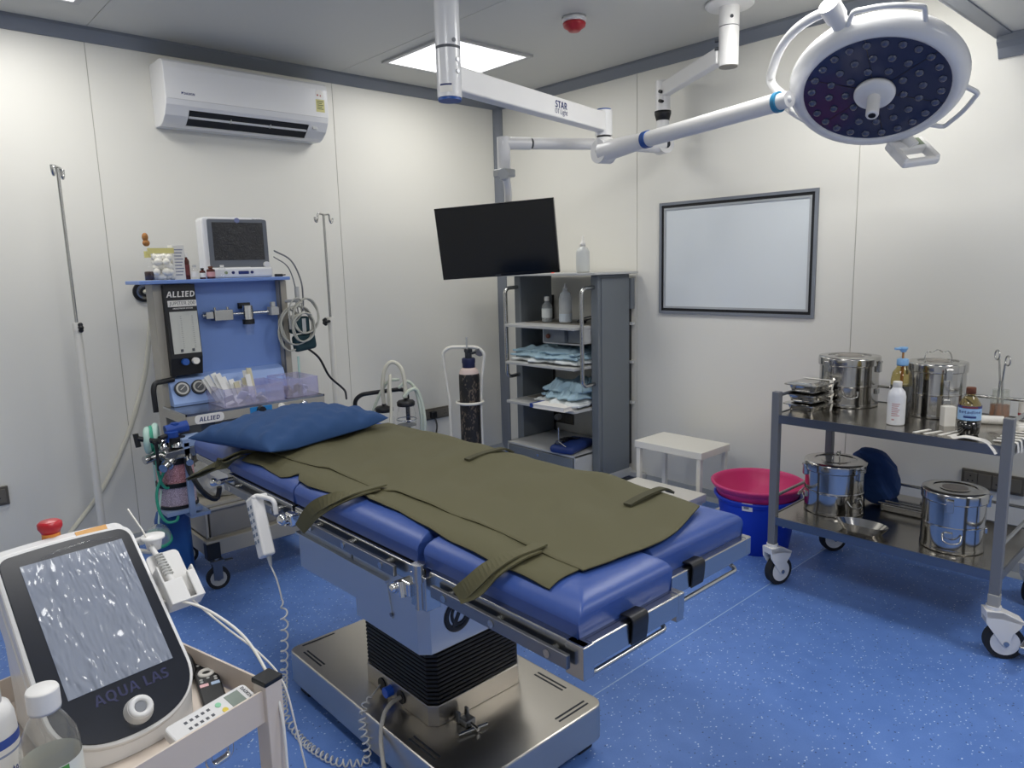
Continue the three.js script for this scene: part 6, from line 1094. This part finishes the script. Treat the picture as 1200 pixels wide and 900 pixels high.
{ // leg of a stand at the end of the trolley
  const x = -0.66, z = 3.555, t = thing('equipment_stand', 'steel stand leg with a black caster beyond the right end of the trolley', 'stand', [x, 0, z]);
  part(t, 'leg', box(x - 0.014, x + 0.014, 0.1, 1.0, z - 0.014, z + 0.014, 0.003), M.steel);
  part(t, 'foot', box(x - 0.25, x + 0.25, 0.085, 0.11, z - 0.02, z + 0.02, 0.004), M.steel);
  for (const d of [-0.06, 0.23]) part(t, 'caster', [rod([x + d, 0.042, z - 0.014], [x + d, 0.042, z + 0.014], 0.042, 20), vcyl(x + d, z, 0.012, 0.045, 0.09, 10)], M.black);
}
// ================= CART, LASER AND THINGS ON IT =================
const CY = 0.245, CO = [-3.172, 0, 2.905], cs = Math.cos(CY), sn = Math.sin(CY);
const cw = (x, y, z) => [CO[0] + x * cs + z * sn, y, CO[2] - x * sn + z * cs];   // cart-local to world
const TRAY = 0.652;
{
  const t = thing('utility_cart', 'cream painted metal utility cart with black post caps', 'cart', CO, { local: true, yaw: CY });
  const W = 0.62, D = 0.42;
  for (const [x, z] of [[0, 0], [-W, 0], [0, -D], [-W, -D]]) { const p = part(t, 'post', box(x - 0.017, x + 0.017, 0.06, 0.708, z - 0.017, z + 0.017, 0.002), M.cream); part(p, 'post_cap', box(x - 0.019, x + 0.019, 0.706, 0.716, z - 0.019, z + 0.019, 0.003), M.black); part(p, 'caster', [rod([x - 0.012, 0.03, z], [x + 0.012, 0.03, z], 0.03, 16), vcyl(x, z, 0.01, 0.03, 0.065, 8)], M.rubber); }
  for (const y of [TRAY, 0.2]) { const s = part(t, 'tray', box(-W, 0, y - 0.004, y, -D, 0), M.cream); part(s, 'tray_rim', [box(-W, -0.015, y - 0.012, y + 0.046, 0.004, 0.008), box(-W, -0.015, y - 0.012, y + 0.046, -D - 0.008, -D - 0.004), box(0.004, 0.008, y - 0.012, y + 0.046, -D, -0.015), box(-W - 0.008, -W - 0.004, y - 0.012, y + 0.046, -D, -0.015)], M.cream); }
  part(t, 'side_handle', pipe([[-0.115, 0.645, -0.01], [-0.115, 0.61, -0.01], [-0.075, 0.61, -0.01], [-0.075, 0.645, -0.01]], 0.006, 0.012, 10), M.chrome);
}
{
  // laser console: face frame
  const yaw = 0.105, rec = 0.782, c = new THREE.Vector3(-3.379, 0.838, 2.721);
  const u = new THREE.Vector3(Math.cos(yaw), 0, -Math.sin(yaw)), n0 = new THREE.Vector3(Math.sin(yaw), 0, Math.cos(yaw)), Yv = new THREE.Vector3(0, 1, 0);
  const n = n0.clone().multiplyScalar(Math.cos(rec)).addScaledVector(Yv, Math.sin(rec)), w = Yv.clone().multiplyScalar(Math.cos(rec)).addScaledVector(n0, -Math.sin(rec));
  const mtx = new THREE.Matrix4().makeBasis(u, w, n); mtx.setPosition(c);
  const base = [c.x - n0.x * 0.06, TRAY, c.z - n0.z * 0.06];
  const t = thing('laser_console', 'white surgical laser console with a film covered touchscreen on the cream cart', 'laser console', base);
  const F = (g) => { g.applyMatrix4(mtx); return g; };
  const Fp = (p) => { const q = v3(p).applyMatrix4(mtx); return [q.x, q.y, q.z]; };
  const outline = (k, up = 0, bt = 0) => {   // face outline, inset by k
    const s = new THREE.Shape(), l = -0.114 + k, a = 0.103 - k, top = 0.152 + up - k, bot = -0.218 + bt + k, m = (l + a) / 2;
    s.moveTo(l + 0.02, top); s.quadraticCurveTo(m, top + 0.006, a - 0.024, top); s.quadraticCurveTo(a, top, a + 0.001, top - 0.026); s.lineTo(a + 0.004, -0.13);
    s.bezierCurveTo(a + 0.004, -0.19, m + 0.06, bot, m, bot); s.bezierCurveTo(m - 0.06, bot, l - 0.004, -0.19, l - 0.004, -0.13); s.lineTo(l, top - 0.024); s.quadraticCurveTo(l, top, l + 0.02, top); return s;
  };
  part(t, 'casing', [F(ext(outline(0), 0.03, 0.005, 16).translate(0, 0, -0.028))], M.whiteGloss);
  part(t, 'rear_housing', [F(ext(outline(-0.001, 0.022, 0.02), 0.07, 0.014, 16).translate(0, 0, -0.086)), (() => { // outline dropped straight down to the tray
      const o = outline(0.001, 0, 0).getPoints(14), pos = [], idx = [], m = o.length;
      for (const p of o) pos.push(...Fp([p.x, p.y, -0.012])); for (const p of o) { const q = Fp([p.x * 0.97, p.y, -0.012]); pos.push(q[0], TRAY + 0.001, q[2]); }
      for (let i2 = 0; i2 < m; i2++) { const j2 = (i2 + 1) % m; idx.push(i2, j2, m + i2, j2, m + j2, m + i2); }
      const g = new THREE.BufferGeometry(); g.setAttribute('position', new THREE.Float32BufferAttribute(pos, 3)); g.setIndex(idx); g.computeVertexNormals(); return g; })()], M.whiteGloss);
  const face = part(t, 'front_panel', F(ext(outline(0.007), 0.004, 0.001, 16).translate(0, 0, 0.0)), mat({ color: 0x1b1f29, roughness: 0.28 }), 'black glass front panel');
  const filmN = 512, r1 = valueNoise(filmN, 16), r2 = valueNoise(filmN, 40), r3 = valueNoise(filmN, 6);
  const filmBump = noiseTex(filmN, filmN, (x, y) => { const wv = (r3(x, y) - 0.5) * 60, a = r1(x + wv, y * 0.25 + wv), b = r2(x + wv * 0.5, y * 0.45); const v = Math.max(0, Math.min(255, (a * 0.62 + b * 0.3 + r3(x + 100, y) * 0.25) * 215)); return [v, v, v]; }, false);
  part(face, 'screen', F(new THREE.BoxGeometry(0.16, 0.244, 0.001).translate(0, 0, 0.0044)), mat({ color: 0x6e7a96, roughness: 0.25 }), 'slate blue touchscreen');
  part(face, 'protective_film', F(new THREE.PlaneGeometry(0.16, 0.244, 1, 1).translate(0, 0, 0.0054)), mat({ color: 0xbcc4d3, roughness: 0.1, clearcoat: 1, clearcoatRoughness: 0.05, transmission: 0.45, thickness: 0, bumpMap: filmBump, bumpScale: 0.006 }), 'crinkled clear film');
  part(face, 'lettering', F(text('AQUA LAS', 0.0175).translate(0.008, -0.142, 0.0042)), mat({ color: 0x262a52, roughness: 0.4 }));
  const kb = part(face, 'key_dial', F(rod([0.004, -0.18, 0.003], [0.004, -0.18, 0.02], 0.0225, 28, 0.019)), M.white);
  part(kb, 'dial_ring', F(new THREE.TorusGeometry(0.0135, 0.005, 10, 28).translate(0.004, -0.18, 0.02)), M.whiteGloss); part(kb, 'key_slot', F(rod([0.004, -0.18, 0.0195], [0.004, -0.18, 0.0215], 0.0085, 18)), M.darkSteel);
  const es = Fp([-0.012, 0.178, -0.034]);
  const top = part(t, 'emergency_stop', vcyl(es[0], es[2], 0.0145, es[1] - 0.012, es[1] + 0.014, 22), M.orange, 'orange stop collar');
  part(top, 'stop_button', lathe([[0, 0.012], [0.0145, 0.012], [0.0165, 0.017], [0.0195, 0.022], [0.0195, 0.03], [0.015, 0.034], [0, 0.035]], es[0], es[1], es[2], 26), M.red, 'red stop button');
  part(t, 'warning_label', F(box(0.02, 0.072, 0.157, 0.1695, -0.0165, -0.0154)), mat({ color: 0xd9a45e, roughness: 0.5 }), 'orange warning label');
  part(t, 'warning_label', F(box(-0.1172, -0.1155, -0.06, -0.005, -0.06, -0.034)), mat({ color: 0xc9873e, roughness: 0.5 }), 'orange warning label');
  part(face, 'film_lip', F(tube([[-0.05, 0.125, 0.005], [-0.02, 0.1315, 0.007], [0.02, 0.1335, 0.008], [0.055, 0.131, 0.006], [0.075, 0.127, 0.005]], 0.0015, 24, 6)), M.glass);
  // handpiece cradle on the right side
  part(t, 'handpiece_cradle', [F(ext(roundRect(0.06, 0.115, 0.012), 0.004, 0.001).translate(0.142, 0.026, -0.024)), F(box(0.111, 0.115, -0.032, 0.045, -0.024, 0.012, 0.002)), F(box(0.168, 0.172, -0.032, 0.03, -0.024, 0.012, 0.002)), F(box(0.111, 0.146, -0.034, 0.012, 0.008, 0.013, 0.004)), F(box(0.157, 0.172, -0.034, 0.02, 0.008, 0.013, 0.003)), F(box(0.111, 0.172, -0.035, -0.031, -0.024, 0.013, 0.002))], M.white);
  part(t, 'cradle_arm', [F(box(0.095, 0.115, -0.01, 0.02, -0.03, -0.015, 0.003))], M.white);
  part(t, 'fibre_post', [tube([Fp([0.095, 0.12, -0.05]), Fp([0.108, 0.126, -0.035]), Fp([0.13, 0.122, -0.02])], 0.0055, 20, 8), lathe([[0, -0.016], [0.012, -0.016], [0.0155, 0.002], [0.0205, 0.005], [0.0205, 0.011], [0, 0.012]], ...Fp([0.135, 0.108, -0.012]), 22)], M.white);
  const hp = thing('laser_handpiece', 'slim white laser handpiece with ribbed grip resting in the cradle', 'handpiece', Fp([0.135, 0, -0.005]));
  part(hp, 'barrel', F(rod([0.138, -0.02, -0.006], [0.126, 0.095, -0.008], 0.0075, 14, 0.0045)), M.white);
  const ribs = []; for (let k = 0; k < 8; k++) ribs.push(F(rod([0.1345 - k * 0.0006, 0.03 + k * 0.006, -0.0065], [0.1343 - k * 0.0006, 0.0325 + k * 0.006, -0.0065], 0.0082, 12))); part(hp, 'grip_rib', ribs, M.lightGrey);
  part(hp, 'tip_fibre', tube([Fp([0.126, 0.095, -0.008]), Fp([0.12, 0.13, 0]), Fp([0.113, 0.165, 0.003]), Fp([0.112, 0.18, 0.0])], 0.0016, 20, 6), M.paper);
  part(hp, 'fibre_cable', tube([Fp([0.15, -0.025, -0.004]), Fp([0.155, -0.045, 0.0]), [-3.19, 0.765, 2.79], [-3.15, 0.715, 2.83], [-3.125, 0.66, 2.86], [-3.11, 0.55, 2.87], [-3.07, 0.32, 2.85], [-3.02, 0.1, 2.83], [-2.98, 0.004, 2.83], [-2.95, 0.003, 2.95], [-2.97, 0.003, 3.2]], 0.002, 110, 6), M.paper);
  const cc = thing('console_cable', 'thicker white cable arching from the console over the cart rim', 'cable', [-3.25, 0.78, 2.74]);
  part(cc, 'cable', tube([[-3.28, 0.82, 2.7], [-3.235, 0.815, 2.745], [-3.2, 0.79, 2.79], [-3.175, 0.755, 2.84], [-3.163, 0.7, 2.895], [-3.16, 0.64, 2.926], [-3.165, 0.5, 2.94], [-3.17, 0.3, 2.95], [-3.19, 0.05, 2.96], [-3.25, 0.006, 3.02]], 0.0028, 100, 6), M.paper);
}
{ // canister behind the cradle, black lead
  const p = cw(-0.06, TRAY, -0.225), t = thing('spray_can', 'white printed canister standing behind the console cradle', 'canister', p, { local: true });
  part(t, 'body', lathe([[0, 0], [0.02, 0], [0.022, 0.004], [0.022, 0.12], [0.018, 0.13], [0, 0.131]], 0, 0, 0, 24), M.white);
  const ph = Math.atan2(-0.3, 0.9), g = new THREE.CylinderGeometry(0.0223, 0.0223, 0.07, 10, 1, true, ph - 0.5, 0.35).translate(0, 0.08, 0); part(t, 'blue_print', g, mat({ color: 0x5f6aa8, roughness: 0.5 })); part(t, 'red_print', new THREE.CylinderGeometry(0.0223, 0.0223, 0.06, 10, 1, true, ph + 0.05, 0.3).translate(0, 0.06, 0), mat({ color: 0xc88090, roughness: 0.5 }));
  single('mains_lead', 'short black looped lead on the far rim of the cart', 'cable', cw(-0.03, TRAY, -0.24), tube([cw(-0.08, TRAY + 0.01, -0.26), cw(-0.035, TRAY + 0.05, -0.24), cw(-0.012, TRAY + 0.04, -0.22), cw(-0.015, TRAY + 0.01, -0.2), cw(-0.05, TRAY + 0.006, -0.2)], 0.006, 40, 8), M.black);
}
{ // remotes
  const a = [-3.226, TRAY + 0.001, 2.772], t = thing('remote_control', 'black television remote lying in the cart tray', 'remote control', a, { local: true, yaw: -0.2 });
  part(t, 'body', box(-0.02, 0.02, 0, 0.016, -0.09, 0.09, 0.004), M.black);
  part(t, 'nav_ring', [new THREE.TorusGeometry(0.011, 0.004, 8, 24).rotateX(Math.PI / 2).translate(0, 0.0158, -0.035)], M.paper);
  part(t, 'app_key', box(-0.017, -0.002, 0.0155, 0.0172, 0.004, 0.014, 0.001), mat({ color: 0xe8b8bc, roughness: 0.5 }), 'pale red key'); part(t, 'app_key', box(0.002, 0.017, 0.0155, 0.0172, 0.004, 0.014, 0.001), mat({ color: 0xb8cde8, roughness: 0.5 }), 'pale blue key');
  for (const [x, z] of [[-0.012, -0.012], [0, -0.014], [0.012, -0.012], [-0.012, -0.004], [0.012, -0.004], [0, -0.062], [-0.01, -0.068]]) part(t, 'key', rod([x, 0.0155, z], [x, 0.0172, z], 0.003, 10), M.lightGrey);
  const b = cw(-0.088, TRAY + 0.016, -0.032), q = thing('remote_control', 'white air conditioner remote with a small display leaning on the cart rim', 'remote control', b, { local: true, yaw: CY });
  const tl = (g) => { g.rotateX(0.3); g.translate(0, 0.002, 0); return g; };
  part(q, 'body', tl(ext(roundRect(0.148, 0.046, 0.01), 0.018, 0.003).rotateX(-Math.PI / 2)), M.whiteGloss);
  part(q, 'display', tl(box(0.03, 0.056, 0.0175, 0.0186, -0.016, 0.012)), mat({ color: 0x8d9890, roughness: 0.25 }), 'grey display');
  part(q, 'green_key', tl(rod([0.014, 0.0175, -0.008], [0.014, 0.019, -0.008], 0.005, 14)), mat({ color: 0x8fcfa8, roughness: 0.5 })); part(q, 'yellow_key', tl(rod([0.017, 0.0175, 0.008], [0.017, 0.019, 0.008], 0.005, 14)), mat({ color: 0xe0c84a, roughness: 0.5 }));
  for (let i = 0; i < 10; i++) part(q, 'key', tl(box(-0.006 - (i % 5) * 0.01, -0.001 - (i % 5) * 0.01, 0.0178, 0.0186, -0.012 + Math.floor(i / 5) * 0.014, -0.007 + Math.floor(i / 5) * 0.014)), M.printGrey);
  part(q, 'lettering', tl(text('DAIKIN', 0.006, 0.0004).rotateX(-Math.PI / 2).rotateY(-Math.PI / 2).translate(0.065, 0.0181, -0.002)), M.printGrey);
}
{ // bottles at the near left corner
  const p = cw(-0.345, TRAY, -0.02);
  const t = thing('spirit_bottle', 'clear plastic bottle with a white cap and green-white label on the cart', 'bottle', [-3.492, TRAY + 0.001, 2.925], { local: true }); t.scale.y = 1.12;
  part(t, 'body', lathe([[0, 0], [0.033, 0], [0.0365, 0.006], [0.037, 0.02], [0.037, 0.092], [0.034, 0.108], [0.024, 0.128], [0.017, 0.138], [0.017, 0.146]], 0, 0, 0, 32), mat({ color: 0xf2f2f0, roughness: 0.06, transmission: 0.92, thickness: 0, ior: 1.45 }));
  part(t, 'cap', lathe([[0, 0.142], [0.02, 0.142], [0.0205, 0.146], [0.0205, 0.168], [0.019, 0.171], [0, 0.171]], 0, 0, 0, 32), M.white);
  part(t, 'label_band', new THREE.CylinderGeometry(0.0375, 0.0375, 0.062, 28, 1, true).translate(0, 0.048, 0), mat({ color: 0xdfe3de, roughness: 0.5 }));
  part(t, 'green_print', new THREE.CylinderGeometry(0.0378, 0.0378, 0.02, 14, 1, true, -0.3, 0.7).translate(0, 0.068, 0), mat({ color: 0x4f9a48, roughness: 0.5 }));
  const b = thing('liquid_bottle', 'white bottle with a blue striped label at the cart corner', 'bottle', [-3.555, TRAY + 0.001, 2.858], { local: true }); b.scale.y = 1.12;
  part(b, 'body', lathe([[0, 0], [0.034, 0], [0.037, 0.006], [0.037, 0.1], [0.035, 0.128], [0.031, 0.14], [0.02, 0.148]], 0, 0, 0, 32), M.white);
  part(b, 'cap', lathe([[0, 0.146], [0.023, 0.146], [0.023, 0.168], [0.015, 0.18], [0.008, 0.195], [0, 0.196]], 0, 0, 0, 28), M.white);
  part(b, 'blue_stripe', new THREE.CylinderGeometry(0.0373, 0.0373, 0.012, 30, 1, true).translate(0, 0.1, 0), mat({ color: 0x3a55a8, roughness: 0.5 })); part(b, 'thin_stripe', new THREE.CylinderGeometry(0.0373, 0.0373, 0.003, 30, 1, true).translate(0, 0.085, 0), mat({ color: 0x8f9ab8, roughness: 0.5 }));
  const lt = canvasTex(256, 64, (x, w, h) => { x.fillStyle = '#e9e8e6'; x.fillRect(0, 0, w, h); x.fillStyle = '#4b5c96'; x.font = 'bold 46px sans-serif'; x.textAlign = 'center'; x.fillText('water', w / 2, 48); });
  part(b, 'label_print', new THREE.CylinderGeometry(0.0373, 0.0373, 0.028, 20, 1, true, -0.2, 1.6).translate(0, 0.06, 0), mat({ color: 0xffffff, map: lt, roughness: 0.5 }));
}
// ---------- finish ----------
scene.traverse(o => { if (o.isMesh) { o.castShadow = true; o.receiveShadow = true; } delete o.__off; });
renderer.render(scene, camera);
